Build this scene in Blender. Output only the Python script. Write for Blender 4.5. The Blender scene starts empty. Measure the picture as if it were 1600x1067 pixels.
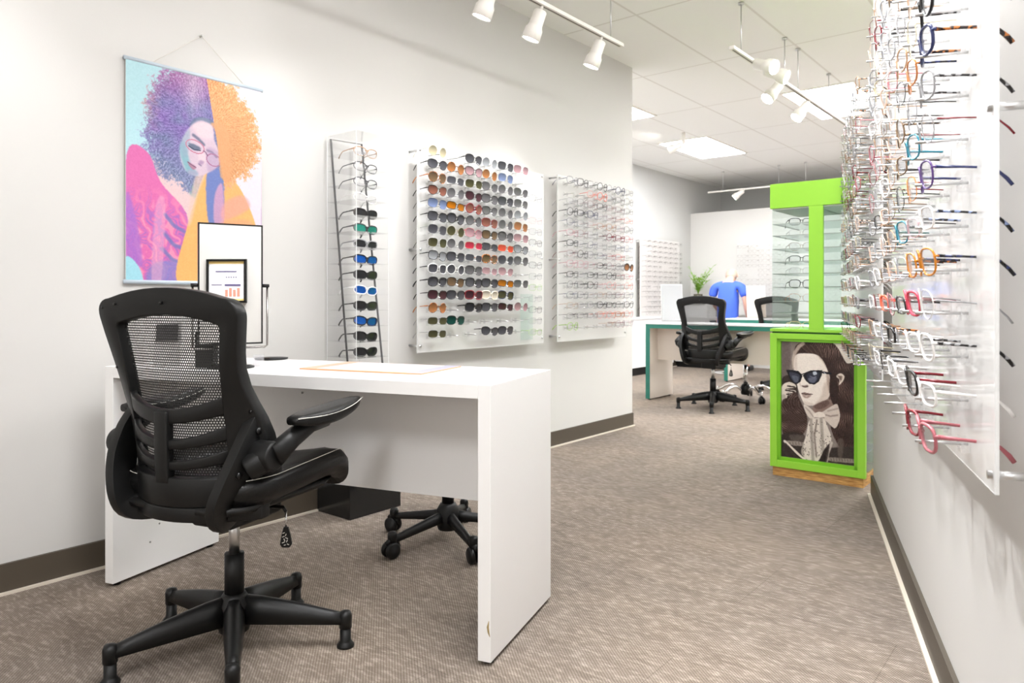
import bpy, bmesh, math, random
import numpy as np
from mathutils import Vector, Matrix

rnd = random.Random(7)
C = bpy.context.scene.collection
PI = math.pi

# ------------------------------------------------------------------ camera, world, exposure
F, HC, YAW = 1146.0, 0.98, math.radians(22.56)
cam = bpy.data.cameras.new('camera'); cam.sensor_width = 36; cam.lens = F / 1600 * 36
cam.shift_y = -(533.5 - 467) / 1600; cam.clip_start = 0.02; cam.clip_end = 100
cam.dof.use_dof = True; cam.dof.focus_distance = 2.3; cam.dof.aperture_fstop = 6.3
co = bpy.data.objects.new('camera', cam); C.objects.link(co)
co.location = (0, 0, HC); co.rotation_euler = (PI / 2, 0, YAW)
sc = bpy.context.scene; sc.camera = co
sc.view_settings.view_transform = 'Standard'; sc.view_settings.look = 'None'
sc.view_settings.gamma = 1; sc.view_settings.use_curve_mapping = False
sc.view_settings.exposure = 0.82
try:
    sc.cycles.use_denoising = True; sc.cycles.max_bounces = 8; sc.cycles.diffuse_bounces = 5; sc.cycles.glossy_bounces = 3
    sc.cycles.transparent_max_bounces = 48; sc.cycles.sample_clamp_indirect = 4
    sc.cycles.caustics_reflective = False; sc.cycles.caustics_refractive = False
except Exception:
    pass
world = bpy.data.worlds.new('daylight'); sc.world = world; world.use_nodes = True
bg = world.node_tree.nodes['Background']; bg.inputs[0].default_value = (1.0, 0.96, 0.91, 1); bg.inputs[1].default_value = 1.0
PANEL_E, SPOT_W, BULB_E = 21.0, 11.0, 30.0

# ------------------------------------------------------------------ geometry helpers
cA, sA = math.cos(YAW), math.sin(YAW)
def W(X, d, z=0.0):                      # lateral / forward distance from the viewpoint -> world
    return Vector((X * cA - d * sA, X * sA + d * cA, z))
def G(px, py, z=0.0):                    # picture point resting at height z
    d = (HC - z) * F / (py - 467.0); return W((px - 800) / F * d, d, z)
def D(px, py, d):
    return W((px - 800) / F * d, d, HC - (py - 467) * d / F)
TH = math.radians(38.98) - YAW           # heading of the room axes, clockwise from +Y
U = Vector((math.sin(TH), math.cos(TH), 0)); N = Vector((math.cos(TH), -math.sin(TH), 0))
O0 = W(0.932, 5.684)                     # far end of the long left wall
def R(s, p, z=0.0): return O0 + U * s + N * p + Vector((0, 0, z))
HR = math.radians(21.45) - YAW           # heading of the right-hand wall
UR = Vector((math.sin(HR), math.cos(HR), 0)); NR = Vector((-math.cos(HR), math.sin(HR), 0))
OR = G(1364.5, 773.7)                    # its far end
def Q(t, p, z=0.0): return OR + UR * t + NR * p + Vector((0, 0, z))
ROOM = -TH; RIGHT = -HR
CEIL = 2.77

# ------------------------------------------------------------------ mesh builder
class MB:
    def __init__(s): s.v = []; s.f = []; s.sm = []
    def add(s, vs, fs, sm=False):
        o = len(s.v); s.v += [tuple(v) for v in vs]; s.f += [tuple(i + o for i in f) for f in fs]; s.sm += [sm] * len(fs)
    def box(s, c, d, rz=0, rx=0, ry=0):
        M = Matrix.Translation(c) @ Matrix.Rotation(rz, 4, 'Z') @ Matrix.Rotation(ry, 4, 'Y') @ Matrix.Rotation(rx, 4, 'X')
        vs = [M @ Vector((x * d[0] / 2, y * d[1] / 2, z * d[2] / 2)) for x in (-1, 1) for y in (-1, 1) for z in (-1, 1)]
        s.add(vs, [(0, 1, 3, 2), (4, 6, 7, 5), (0, 4, 5, 1), (2, 3, 7, 6), (0, 2, 6, 4), (1, 5, 7, 3)]); return s
    def bb(s, a, b):
        return s.box([(a[i] + b[i]) / 2 for i in range(3)], [abs(b[i] - a[i]) for i in range(3)])
    def tube(s, pts, r, n=8, closed=False, flat=1.0, caps=True):
        pts = [Vector(p) for p in pts]; m = len(pts)
        rs = r if isinstance(r, (list, tuple)) else [r] * m
        rings = []; prev = None
        for i, p in enumerate(pts):
            if closed: t = pts[(i + 1) % m] - pts[i - 1]
            else: t = pts[min(i + 1, m - 1)] - pts[max(i - 1, 0)]
            if t.length < 1e-9: t = Vector((0, 0, 1))
            t.normalize()
            if prev is None:
                a = Vector((0, 0, 1)) if abs(t.z) < 0.9 else Vector((0, 1, 0))
            else: a = prev
            b = t.cross(a)
            if b.length < 1e-6: b = t.cross(Vector((1, 0, 0)))
            b.normalize(); a = b.cross(t).normalized(); prev = a
            rings.append([p + (b * math.cos(2 * PI * k / n) * flat + a * math.sin(2 * PI * k / n)) * rs[i] for k in range(n)])
        vs = [v for g in rings for v in g]; fs = []
        for i in range(m if closed else m - 1):
            j = (i + 1) % m
            for k in range(n):
                l = (k + 1) % n; fs.append((i * n + k, i * n + l, j * n + l, j * n + k))
        if not closed and caps:
            fs.append(tuple(range(n - 1, -1, -1))); fs.append(tuple((m - 1) * n + k for k in range(n)))
        s.add(vs, fs, n > 4); return s
    def cyl(s, a, b, r, r2=None, n=20):
        return s.tube([a, b], [r, r if r2 is None else r2], n)
    def lathe(s, prof, c=(0, 0, 0), n=24, M=None, sy=1.0):
        vs = []; fs = []; M = M or Matrix.Identity(4)
        for r, z in prof:
            for k in range(n):
                vs.append(M @ (Vector(c) + Vector((r * math.cos(2 * PI * k / n), sy * r * math.sin(2 * PI * k / n), z))))
        m = len(prof)
        for i in range(m - 1):
            for k in range(n):
                l = (k + 1) % n; fs.append((i * n + k, i * n + l, (i + 1) * n + l, (i + 1) * n + k))
        fs.append(tuple(range(n - 1, -1, -1))); fs.append(tuple((m - 1) * n + k for k in range(n)))
        s.add(vs, fs, True); return s
    def prism(s, poly, a, b, M=None, sm=False):      # poly in local XZ, from y=a to y=b
        n = len(poly); M = M or Matrix.Identity(4)
        vs = [M @ Vector((x, a, z)) for x, z in poly] + [M @ Vector((x, b, z)) for x, z in poly]
        fs = [tuple(range(n)), tuple(range(2 * n - 1, n - 1, -1))] + [(i, n + i, n + (i + 1) % n, (i + 1) % n) for i in range(n)]
        s.add(vs, fs, sm); return s
    def strip(s, A, B, th, closed=False):            # solid band between two polylines, th = offset vector
        A = [Vector(p) for p in A]; B = [Vector(p) for p in B]; t = Vector(th); m = len(A)
        vs = A + B + [p + t for p in A] + [p + t for p in B]; fs = []
        for i in range(m if closed else m - 1):
            j = (i + 1) % m
            fs += [(i, j, m + j, m + i), (2 * m + i, 3 * m + i, 3 * m + j, 2 * m + j), (i, 2 * m + i, 2 * m + j, j), (m + i, m + j, 3 * m + j, 3 * m + i)]
        if not closed:
            fs += [(0, m, 3 * m, 2 * m), (m - 1, 3 * m - 1, 4 * m - 1, 2 * m - 1)]
        s.add(vs, fs, True); return s
    def mesh(s, name):
        me = bpy.data.meshes.new(name); me.from_pydata(s.v, [], s.f)
        me.polygons.foreach_set('use_smooth', s.sm)
        bm = bmesh.new(); bm.from_mesh(me); bmesh.ops.recalc_face_normals(bm, faces=bm.faces); bm.to_mesh(me); bm.free()
        me.update(); return me
    def build(s, name, mat, parent=None, bevel=0, seg=2, sub=0, loc=None, rz=None):
        o = bpy.data.objects.new(name, s.mesh(name)); C.objects.link(o)
        if mat: o.data.materials.append(mat)
        if parent: o.parent = parent
        if loc is not None: o.location = loc
        if rz is not None: o.rotation_euler = (0, 0, rz)
        if sub:
            m = o.modifiers.new('s', 'SUBSURF'); m.levels = sub; m.render_levels = sub
        if bevel:
            m = o.modifiers.new('b', 'BEVEL'); m.width = bevel; m.segments = seg; m.limit_method = 'ANGLE'
            m.angle_limit = math.radians(40)
        return o

def thing(name, label, cat, loc=(0, 0, 0), rz=0, group=None):
    o = bpy.data.objects.new(name, None); C.objects.link(o); o.empty_display_size = 0.05
    o.location = loc; o.rotation_euler = (0, 0, rz); tag(o, label, cat, group); return o
def tag(o, label, cat, group=None, kind=None):
    o['label'] = label; o['category'] = cat
    if group: o['group'] = group
    if kind: o['kind'] = kind
    return o
def struct(o): o['kind'] = 'structure'; return o
def copy_tree(o, parent=None):
    c = o.copy(); C.objects.link(c); c.parent = parent
    for ch in [x for x in list(o.children)]: copy_tree(ch, c)
    return c
def rr(w, h, r, n=5, cx=0, cz=0):                    # rounded rectangle outline
    out = []
    for qx, qz, a0 in ((1, 1, 0), (-1, 1, 90), (-1, -1, 180), (1, -1, 270)):
        for k in range(n + 1):
            a = math.radians(a0 + 90 * k / n)
            out.append((cx + qx * (w / 2 - r) + r * math.cos(a), cz + qz * (h / 2 - r) + r * math.sin(a)))
    return out

# ------------------------------------------------------------------ materials
MATS = {}
def mat(name, col, rough=0.5, metal=0.0, spec=0.5, emit=None, es=0.0, bump=None, alpha=None, coat=0):
    if name in MATS: return MATS[name]
    m = bpy.data.materials.new(name); m.use_nodes = True; nt = m.node_tree; b = nt.nodes['Principled BSDF']
    b.inputs['Base Color'].default_value = (*col, 1); b.inputs['Roughness'].default_value = rough
    b.inputs['Metallic'].default_value = metal; b.inputs['Specular IOR Level'].default_value = spec
    if coat: b.inputs['Coat Weight'].default_value = coat
    if emit: b.inputs['Emission Color'].default_value = (*emit, 1); b.inputs['Emission Strength'].default_value = es
    # slight procedural variation so nothing is perfectly flat
    if not emit and not metal:
        no = nt.nodes.new('ShaderNodeTexNoise'); no.inputs['Scale'].default_value = bump[0] if bump else 60
        tc = nt.nodes.new('ShaderNodeTexCoord'); nt.links.new(tc.outputs['Object'], no.inputs['Vector'])
        bp = nt.nodes.new('ShaderNodeBump'); bp.inputs['Strength'].default_value = bump[1] if bump else 0.02
        bp.inputs['Distance'].default_value = bump[2] if bump else 0.002
        nt.links.new(no.outputs['Fac'], bp.inputs['Height']); nt.links.new(bp.outputs['Normal'], b.inputs['Normal'])
    MATS[name] = m; return m
def lin(r, g, b): return tuple(((c / 255) / 12.92 if c / 255 <= 0.04045 else ((c / 255 + 0.055) / 1.055) ** 2.4) for c in (r, g, b))
def clear(name, col=(1, 1, 1), gloss=0.08, diff=0.0, rough=0.05, usecol=False, dcol=None, trans=0.0):
    if name in MATS: return MATS[name]
    m = bpy.data.materials.new(name); m.use_nodes = True; nt = m.node_tree; nt.nodes.clear()
    out = nt.nodes.new('ShaderNodeOutputMaterial'); t = nt.nodes.new('ShaderNodeBsdfTransparent'); t.inputs[0].default_value = (*col, 1)
    g = nt.nodes.new('ShaderNodeBsdfGlossy'); g.inputs['Roughness'].default_value = rough
    lw_ = nt.nodes.new('ShaderNodeLayerWeight'); pw_ = nt.nodes.new('ShaderNodeMath'); pw_.operation = 'POWER'; pw_.inputs[1].default_value = 5
    ma_ = nt.nodes.new('ShaderNodeMath'); ma_.operation = 'MULTIPLY_ADD'; ma_.inputs[1].default_value = .6; ma_.inputs[2].default_value = gloss * .5
    nt.links.new(lw_.outputs['Facing'], pw_.inputs[0]); nt.links.new(pw_.outputs[0], ma_.inputs[0])
    mx = nt.nodes.new('ShaderNodeMixShader'); nt.links.new(ma_.outputs[0], mx.inputs[0])
    a = t
    if diff > 0:
        d = nt.nodes.new('ShaderNodeBsdfDiffuse'); d.inputs[0].default_value = (*(dcol or col), 1)
        if trans:
            tl_ = nt.nodes.new('ShaderNodeBsdfTranslucent'); tl_.inputs[0].default_value = (*(dcol or col), 1); mt_ = nt.nodes.new('ShaderNodeMixShader'); mt_.inputs[0].default_value = trans
            nt.links.new(d.outputs[0], mt_.inputs[1]); nt.links.new(tl_.outputs[0], mt_.inputs[2]); dd = mt_
        else: dd = d
        m2 = nt.nodes.new('ShaderNodeMixShader'); m2.inputs[0].default_value = diff
        nt.links.new(t.outputs[0], m2.inputs[1]); nt.links.new(dd.outputs[0], m2.inputs[2]); a = m2
        if usecol:
            oi = nt.nodes.new('ShaderNodeObjectInfo'); tc_ = nt.nodes.new('ShaderNodeTexCoord'); sp_ = nt.nodes.new('ShaderNodeSeparateXYZ'); nt.links.new(tc_.outputs['Object'], sp_.inputs[0])
            mr2 = nt.nodes.new('ShaderNodeMapRange'); mr2.inputs[1].default_value = -.02; mr2.inputs[2].default_value = .02; mr2.inputs[3].default_value = 1.15; mr2.inputs[4].default_value = .42; nt.links.new(sp_.outputs['Z'], mr2.inputs[0])
            vm = nt.nodes.new('ShaderNodeVectorMath'); vm.operation = 'SCALE'; nt.links.new(oi.outputs['Color'], vm.inputs[0]); nt.links.new(mr2.outputs[0], vm.inputs['Scale'])
            nt.links.new(vm.outputs[0], d.inputs[0]); nt.links.new(vm.outputs[0], t.inputs[0])
    elif usecol:
        oi = nt.nodes.new('ShaderNodeObjectInfo'); nt.links.new(oi.outputs['Color'], t.inputs[0])
    nt.links.new(a.outputs[0], mx.inputs[1]); nt.links.new(g.outputs[0], mx.inputs[2]); nt.links.new(mx.outputs[0], out.inputs[0])
    MATS[name] = m; return m
def objcol(name, rough=0.3, metal=0.0, pattern=False):
    if name in MATS: return MATS[name]
    m = bpy.data.materials.new(name); m.use_nodes = True; nt = m.node_tree; b = nt.nodes['Principled BSDF']
    oi = nt.nodes.new('ShaderNodeObjectInfo'); b.inputs['Roughness'].default_value = rough; b.inputs['Metallic'].default_value = metal
    if pattern:
        no = nt.nodes.new('ShaderNodeTexNoise'); no.inputs['Scale'].default_value = 110; no.inputs['Detail'].default_value = 1
        tc = nt.nodes.new('ShaderNodeTexCoord'); nt.links.new(tc.outputs['Object'], no.inputs['Vector'])
        cr = nt.nodes.new('ShaderNodeValToRGB'); cr.color_ramp.elements[0].position = 0.47; cr.color_ramp.elements[1].position = 0.53
        cr.color_ramp.elements[0].color = (0.02, 0.012, 0.01, 1); cr.color_ramp.elements[1].color = (1, 1, 1, 1)
        mx = nt.nodes.new('ShaderNodeMix'); mx.data_type = 'RGBA'; mx.blend_type = 'MULTIPLY'; mx.inputs[0].default_value = 1
        nt.links.new(no.outputs['Fac'], cr.inputs[0]); nt.links.new(oi.outputs['Color'], mx.inputs[6]); nt.links.new(cr.outputs[0], mx.inputs[7])
        nt.links.new(mx.outputs[2], b.inputs['Base Color'])
    else:
        nt.links.new(oi.outputs['Color'], b.inputs['Base Color'])
    MATS[name] = m; return m

WHITE = mat('white_laminate', lin(232, 231, 230), 0.35)
WALL = mat('wall_paint', lin(197, 195, 192), 0.75, bump=(180, 0.06, 0.002))
WALLW = mat('partition_paint', lin(214, 212, 209), 0.75)
BASE = mat('baseboard_vinyl', lin(74, 66, 56), 0.5)
TRIM = mat('carpet_edge_strip', lin(205, 195, 180), 0.5)
BLK = mat('black_plastic', (0.005, 0.005, 0.005), 0.42, 0, 0.32, bump=(700, 0.25, 0.001))
BLKS = mat('black_smooth_plastic', (0.005, 0.005, 0.005), 0.28, 0, 0.32)
LEA = mat('black_leather', (0.005, 0.005, 0.005), 0.36, 0, 0.32, bump=(260, 0.3, 0.002))
STI = mat('white_stitching', lin(215, 212, 205), 0.6)
CHR = mat('chrome', (0.8, 0.8, 0.8), 0.12, 1.0)
STEEL = mat('brushed_steel', (0.62, 0.62, 0.62), 0.28, 1.0)
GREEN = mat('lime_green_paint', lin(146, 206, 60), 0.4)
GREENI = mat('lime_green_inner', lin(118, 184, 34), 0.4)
TEAL = mat('teal_edge_band', lin(42, 118, 104), 0.45)
CREAM = mat('cream_laminate', lin(232, 222, 212), 0.45)
TRACK = mat('white_track_metal', lin(236, 232, 226), 0.4)
SLOT = mat('track_slot', lin(120, 112, 104), 0.5)
ACR = clear('clear_acrylic', (0.985, 0.985, 0.985), diff=0.10, dcol=(1, 1, 1))
FROST = clear('frosted_acrylic', (0.95, 0.95, 0.95), diff=0.74, dcol=(.99, .985, .975), trans=.58)
ACRL = clear('clear_acrylic_faint', (0.99, 0.99, 0.99), gloss=0.03, diff=0.03, dcol=(1, 1, 1))
ACRE = clear('acrylic_edge', (0.97, 0.98, 0.98), diff=0.45, dcol=(1, 1, 1))
GLS = clear('green_tint_glass', (0.93, 0.975, 0.96), diff=0.03, dcol=(0.8, 0.95, 0.9))
LENSC = clear('clear_lens', (0.97, 0.97, 0.98), diff=0.03, dcol=(1, 1, 1))
LENS = clear('tinted_lens', (0.5, 0.5, 0.5), diff=0.62, usecol=True, rough=0.08)
FRM = objcol('frame_acetate', 0.25)
TOR = objcol('frame_tortoise', 0.25, 0, True)
BLACKBOX = mat('black_gloss_laminate', (0.012, 0.012, 0.012), 0.15)

def floor_mat():
    m = bpy.data.materials.new('carpet_tiles'); m.use_nodes = True; nt = m.node_tree; b = nt.nodes['Principled BSDF']
    b.inputs['Roughness'].default_value = 0.95; b.inputs['Specular IOR Level'].default_value = 0.1
    L = nt.links.new
    tc = nt.nodes.new('ShaderNodeTexCoord')
    mp = nt.nodes.new('ShaderNodeMapping'); mp.inputs['Rotation'].default_value = (0, 0, TH); L(tc.outputs['Object'], mp.inputs['Vector'])
    def noise(scale, sx, sy, det=3):
        q = nt.nodes.new('ShaderNodeMapping'); q.inputs['Scale'].default_value = (sx, sy, 1); L(mp.outputs[0], q.inputs['Vector'])
        n = nt.nodes.new('ShaderNodeTexNoise'); n.inputs['Scale'].default_value = scale; n.inputs['Detail'].default_value = det
        L(q.outputs[0], n.inputs['Vector']); return n.outputs['Fac']
    def ramp(f, a, ca, bb, cb):
        r = nt.nodes.new('ShaderNodeValToRGB'); r.color_ramp.elements[0].position = a; r.color_ramp.elements[1].position = bb
        r.color_ramp.elements[0].color = (*ca, 1); r.color_ramp.elements[1].color = (*cb, 1); L(f, r.inputs[0]); return r.outputs[0]
    def mix(a, bb, fac, mode='MIX'):
        x = nt.nodes.new('ShaderNodeMix'); x.data_type = 'RGBA'; x.blend_type = mode
        if isinstance(fac, float): x.inputs[0].default_value = fac
        else: L(fac, x.inputs[0])
        L(a, x.inputs[6]); L(bb, x.inputs[7]); return x.outputs[2]
    streak = ramp(noise(8, 1.3, 2.6), 0.30, lin(132, 122, 112), 0.72, lin(166, 156, 146))
    dash = ramp(noise(30, 0.9, 2.6, 2), 0.48, lin(128, 118, 109), 0.70, lin(190, 181, 171))
    big = ramp(noise(1.3, 1, 1), 0.3, (0.82, 0.82, 0.84), 0.7, (1.08, 1.04, 1.0))
    col = mix(streak, dash, 0.45)
    col = mix(col, big, 1.0, 'MULTIPLY')
    # woven loops
    wv = nt.nodes.new('ShaderNodeTexWave'); wv.inputs['Scale'].default_value = 55; wv.inputs['Distortion'].default_value = 1.5; wv.inputs['Detail Scale'].default_value = 3
    rot = nt.nodes.new('ShaderNodeMapping'); rot.inputs['Rotation'].default_value = (0, 0, 0.8); L(mp.outputs[0], rot.inputs['Vector']); L(rot.outputs[0], wv.inputs['Vector'])
    wv2 = nt.nodes.new('ShaderNodeTexWave'); wv2.inputs['Scale'].default_value = 42; wv2.inputs['Distortion'].default_value = 1.0
    rot2 = nt.nodes.new('ShaderNodeMapping'); rot2.inputs['Rotation'].default_value = (0, 0, -0.85); L(mp.outputs[0], rot2.inputs['Vector']); L(rot2.outputs[0], wv2.inputs['Vector'])
    mm = nt.nodes.new('ShaderNodeMath'); mm.operation = 'MULTIPLY'; L(wv.outputs['Fac'], mm.inputs[0]); L(wv2.outputs['Fac'], mm.inputs[1])
    loops = ramp(mm.outputs[0], 0.05, (0.56, 0.54, 0.51), 0.55, (1.25, 1.24, 1.23))
    col = mix(col, loops, 0.8, 'MULTIPLY')
    # tile seams 0.6 m
    sp = nt.nodes.new('ShaderNodeTexBrick'); sp.offset = 0.5; sp.inputs['Scale'].default_value = 1; sp.inputs['Brick Width'].default_value = 0.92; sp.inputs['Row Height'].default_value = 0.46
    sp.inputs['Mortar Size'].default_value = 0.0016; sp.inputs['Color1'].default_value = (1, 1, 1, 1); sp.inputs['Color2'].default_value = (0.93, 0.93, 0.94, 1); sp.inputs['Mortar'].default_value = (0.7, 0.69, 0.68, 1)
    L(mp.outputs[0], sp.inputs['Vector']); col = mix(col, sp.outputs['Color'], 0.8, 'MULTIPLY')
    L(col, b.inputs['Base Color'])
    bp = nt.nodes.new('ShaderNodeBump'); bp.inputs['Strength'].default_value = 0.5; bp.inputs['Distance'].default_value = 0.004
    L(mm.outputs[0], bp.inputs['Height']); L(bp.outputs[0], b.inputs['Normal'])
    return m
def ceiling_mat():
    m = bpy.data.materials.new('ceiling_tiles'); m.use_nodes = True; nt = m.node_tree; b = nt.nodes['Principled BSDF']; L = nt.links.new
    b.inputs['Roughness'].default_value = 0.9
    tc = nt.nodes.new('ShaderNodeTexCoord'); br = nt.nodes.new('ShaderNodeTexBrick'); br.offset = 0
    br.inputs['Scale'].default_value = 1; br.inputs['Brick Width'].default_value = 1.175; br.inputs['Row Height'].default_value = 0.6
    br.inputs['Mortar Size'].default_value = 0.009; br.inputs['Mortar Smooth'].default_value = 0.2
    br.inputs['Color1'].default_value = (*lin(246, 245, 243), 1); br.inputs['Color2'].default_value = (*lin(244, 243, 241), 1); br.inputs['Mortar'].default_value = (*lin(226, 223, 219), 1)
    mp = nt.nodes.new('ShaderNodeMapping'); mp.inputs['Location'].default_value = (-0.258 + 11.75, -0.05 + 6.0, 0); mp.inputs['Rotation'].default_value = (0, 0, 0)
    L(tc.outputs['Object'], mp.inputs['Vector']); L(mp.outputs[0], br.inputs['Vector']); L(br.outputs['Color'], b.inputs['Base Color'])
    no = nt.nodes.new('ShaderNodeTexNoise'); no.inputs['Scale'].default_value = 300; L(tc.outputs['Object'], no.inputs['Vector'])
    bp = nt.nodes.new('ShaderNodeBump'); bp.inputs['Strength'].default_value = 0.1; bp.inputs['Distance'].default_value = 0.003
    L(no.outputs['Fac'], bp.inputs['Height']); L(bp.outputs[0], b.inputs['Normal']); return m
def wood_mat():
    m = bpy.data.materials.new('oak_plinth'); m.use_nodes = True; nt = m.node_tree; b = nt.nodes['Principled BSDF']; L = nt.links.new
    b.inputs['Roughness'].default_value = 0.5; tc = nt.nodes.new('ShaderNodeTexCoord'); mp = nt.nodes.new('ShaderNodeMapping'); mp.inputs['Scale'].default_value = (6, 6, 60)
    no = nt.nodes.new('ShaderNodeTexNoise'); no.inputs['Scale'].default_value = 3; no.inputs['Detail'].default_value = 6
    r = nt.nodes.new('ShaderNodeValToRGB'); r.color_ramp.elements[0].color = (*lin(150, 100, 45), 1); r.color_ramp.elements[1].color = (*lin(222, 176, 105), 1)
    r.color_ramp.elements[0].position = 0.3; r.color_ramp.elements[1].position = 0.7
    L(tc.outputs['Object'], mp.inputs[0]); L(mp.outputs[0], no.inputs['Vector']); L(no.outputs['Fac'], r.inputs[0]); L(r.outputs[0], b.inputs['Base Color']); return m
def mesh_mat():
    m = bpy.data.materials.new('black_mesh_weave'); m.use_nodes = True; nt = m.node_tree; b = nt.nodes['Principled BSDF']; L = nt.links.new
    b.inputs['Base Color'].default_value = (0.01, 0.01, 0.01, 1); b.inputs['Roughness'].default_value = 0.6
    tc = nt.nodes.new('ShaderNodeTexCoord'); sx = nt.nodes.new('ShaderNodeSeparateXYZ'); cb = nt.nodes.new('ShaderNodeCombineXYZ')
    L(tc.outputs['Object'], sx.inputs[0]); L(sx.outputs['X'], cb.inputs['X']); L(sx.outputs['Z'], cb.inputs['Y'])
    br = nt.nodes.new('ShaderNodeTexBrick'); br.offset = 0.5; br.inputs['Scale'].default_value = 1
    br.inputs['Brick Width'].default_value = 0.0066; br.inputs['Row Height'].default_value = 0.0066; br.inputs['Mortar Size'].default_value = 0.00145
    br.inputs['Mortar Smooth'].default_value = 0.1; L(cb.outputs[0], br.inputs['Vector'])
    L(br.outputs['Fac'], b.inputs['Alpha']); return m
FLOOR, CEILM, OAK, MESH = floor_mat(), ceiling_mat(), wood_mat(), mesh_mat()
PANEL = mat('light_diffuser', (1, 1, 1), 0.5, emit=(0.985, 0.99, 1.0), es=PANEL_E)
BULB = mat('lamp_glow', (1, 1, 1), 0.5, emit=(1.0, 0.97, 0.92), es=BULB_E)

# ------------------------------------------------------------------ room shell
def slab(name, pts, z0, z1, m):
    b = MB(); n = len(pts)
    vs = [(p.x, p.y, z0) for p in pts] + [(p.x, p.y, z1) for p in pts]
    b.add(vs, [tuple(range(n)), tuple(range(2 * n - 1, n - 1, -1))] + [(i, (i + 1) % n, n + (i + 1) % n, n + i) for i in range(n)])
    return struct(b.build(name, m))
SF = 6.42                                           # far end of the room along U
slab('floor', [R(-10.5, -3.2), R(-10.5, 7.5), R(SF + .2, 7.5), R(SF + .2, -3.2)], -0.1, 0, FLOOR)
cb = MB(); cb.bb((-9.0, -7.5, 0), (SF + .2, 3.2, 0.1))     # local X along U, local Y = -N
ceil = struct(cb.build('ceiling', CEILM)); ceil.matrix_world = Matrix.Translation(R(0, 0, CEIL)) @ Matrix(((U.x, -N.x, 0, 0), (U.y, -N.y, 0, 0), (0, 0, 1, 0), (0, 0, 0, 1)))
def wallseg(name, a, b, thick, m, z0=0, z1=CEIL):   # wall whose room face runs a->b, body on the side of `thick`
    t = thick; return slab(name, [a, b, b + t, a + t], z0, z1, m)
wallseg('wall_left', R(-10, 0), R(0, 0), -N * 0.15, WALL)
wallseg('wall_alcove', R(-0.15, -0.15), R(0, -2.02), -U * 0.12, WALL)
wallseg('wall_far_left', R(-0.3, -2.02), R(SF, -2.02), -N * 0.15, mat('wall_paint_grey', lin(190, 190, 188), 0.75))
wallseg('wall_back', R(SF, -2.2), R(SF, 7.4), U * 0.15, mat('wall_paint_grey', (0, 0, 0)))
wallseg('wall_right', Q(-7.5, 0), Q(0, 0), -NR * 0.13, WALL)
e = Q(0, -0.13); wallseg('wall_return', e - UR * 0.12, e - UR * 0.12 - NR * 3.2, UR * 0.12, WALL)
0 and wallseg('wall_far_right', e - NR * 3.0 , R(SF, 6.9), -NR * 0.15, WALL)
# low partition that stops short of the ceiling
struct(MB().bb((0, 0, 0), (4.2, 0.1, 2.265)).build('wall_partition', WALLW, loc=R(5.3, -2.02), rz=-TH))
def base(name, a, b, n, h=0.1):
    bm_ = MB(); L = (b - a).length; bm_.bb((0, 0, 0.0), (L, 0.012, h))
    ang = math.atan2((b - a).y, (b - a).x); d = Vector((-math.sin(ang), math.cos(ang), 0))
    o = struct(bm_.build(name, BASE, loc=a if d.dot(n) > 0 else a + n * 0.012, rz=ang))
    sb = MB(); y0 = 0.012 if d.dot(n) > 0 else -0.014
    sb.bb((0, y0, 0), (L, y0 + 0.014, 0.008)).build('edge_strip', TRIM, o)
base('baseboard_left', R(-10, 0), R(0, 0), N)
base('baseboard_right', Q(-7.5, 0), Q(0, 0), NR)
base('baseboard_far_left', R(-0.05, -2.02), R(5.3, -2.02), N)

# ------------------------------------------------------------------ ceiling troffers
def troffer(s0, p0, label):
    o = thing('ceiling_light', label, 'ceiling light', R(s0 + .585, p0 + .3, CEIL), PI / 2 - TH, 'recessed ceiling light panels')
    fr = MB()
    for a, b in (((-.59, -.305), (.59, -.285)), ((-.59, .285), (.59, .305)), ((-.59, -.285), (-.57, .285)), ((.57, -.285), (.59, .285))):
        fr.bb((a[0], a[1], -0.012), (b[0], b[1], 0.0))
    fr.build('frame', TRACK, o); MB().bb((-.57, -.285, -0.008), (.57, .285, -0.001)).build('diffuser', PANEL, o)
troffer(2.60, -1.15, 'bright rectangular ceiling panel above the teal-edged desks')
troffer(1.43, 0.65, 'bright ceiling panel behind the middle light track, beside the wall of eyeglasses')
troffer(0.26, -1.15, 'ceiling panel cut off by the end of the left wall')
for s0, p0 in ((-2.09, 1.85), (-4.4, 1.85), (-6.9, 2.5), (5.0, 2.45), (2.6, 2.45), (0.26, 3.65), (0.26, 1.85)):  # extra unseen panels, put in to throw more light into the room
    troffer(s0, p0, 'unseen ceiling panel added outside the view to brighten the room')

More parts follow.
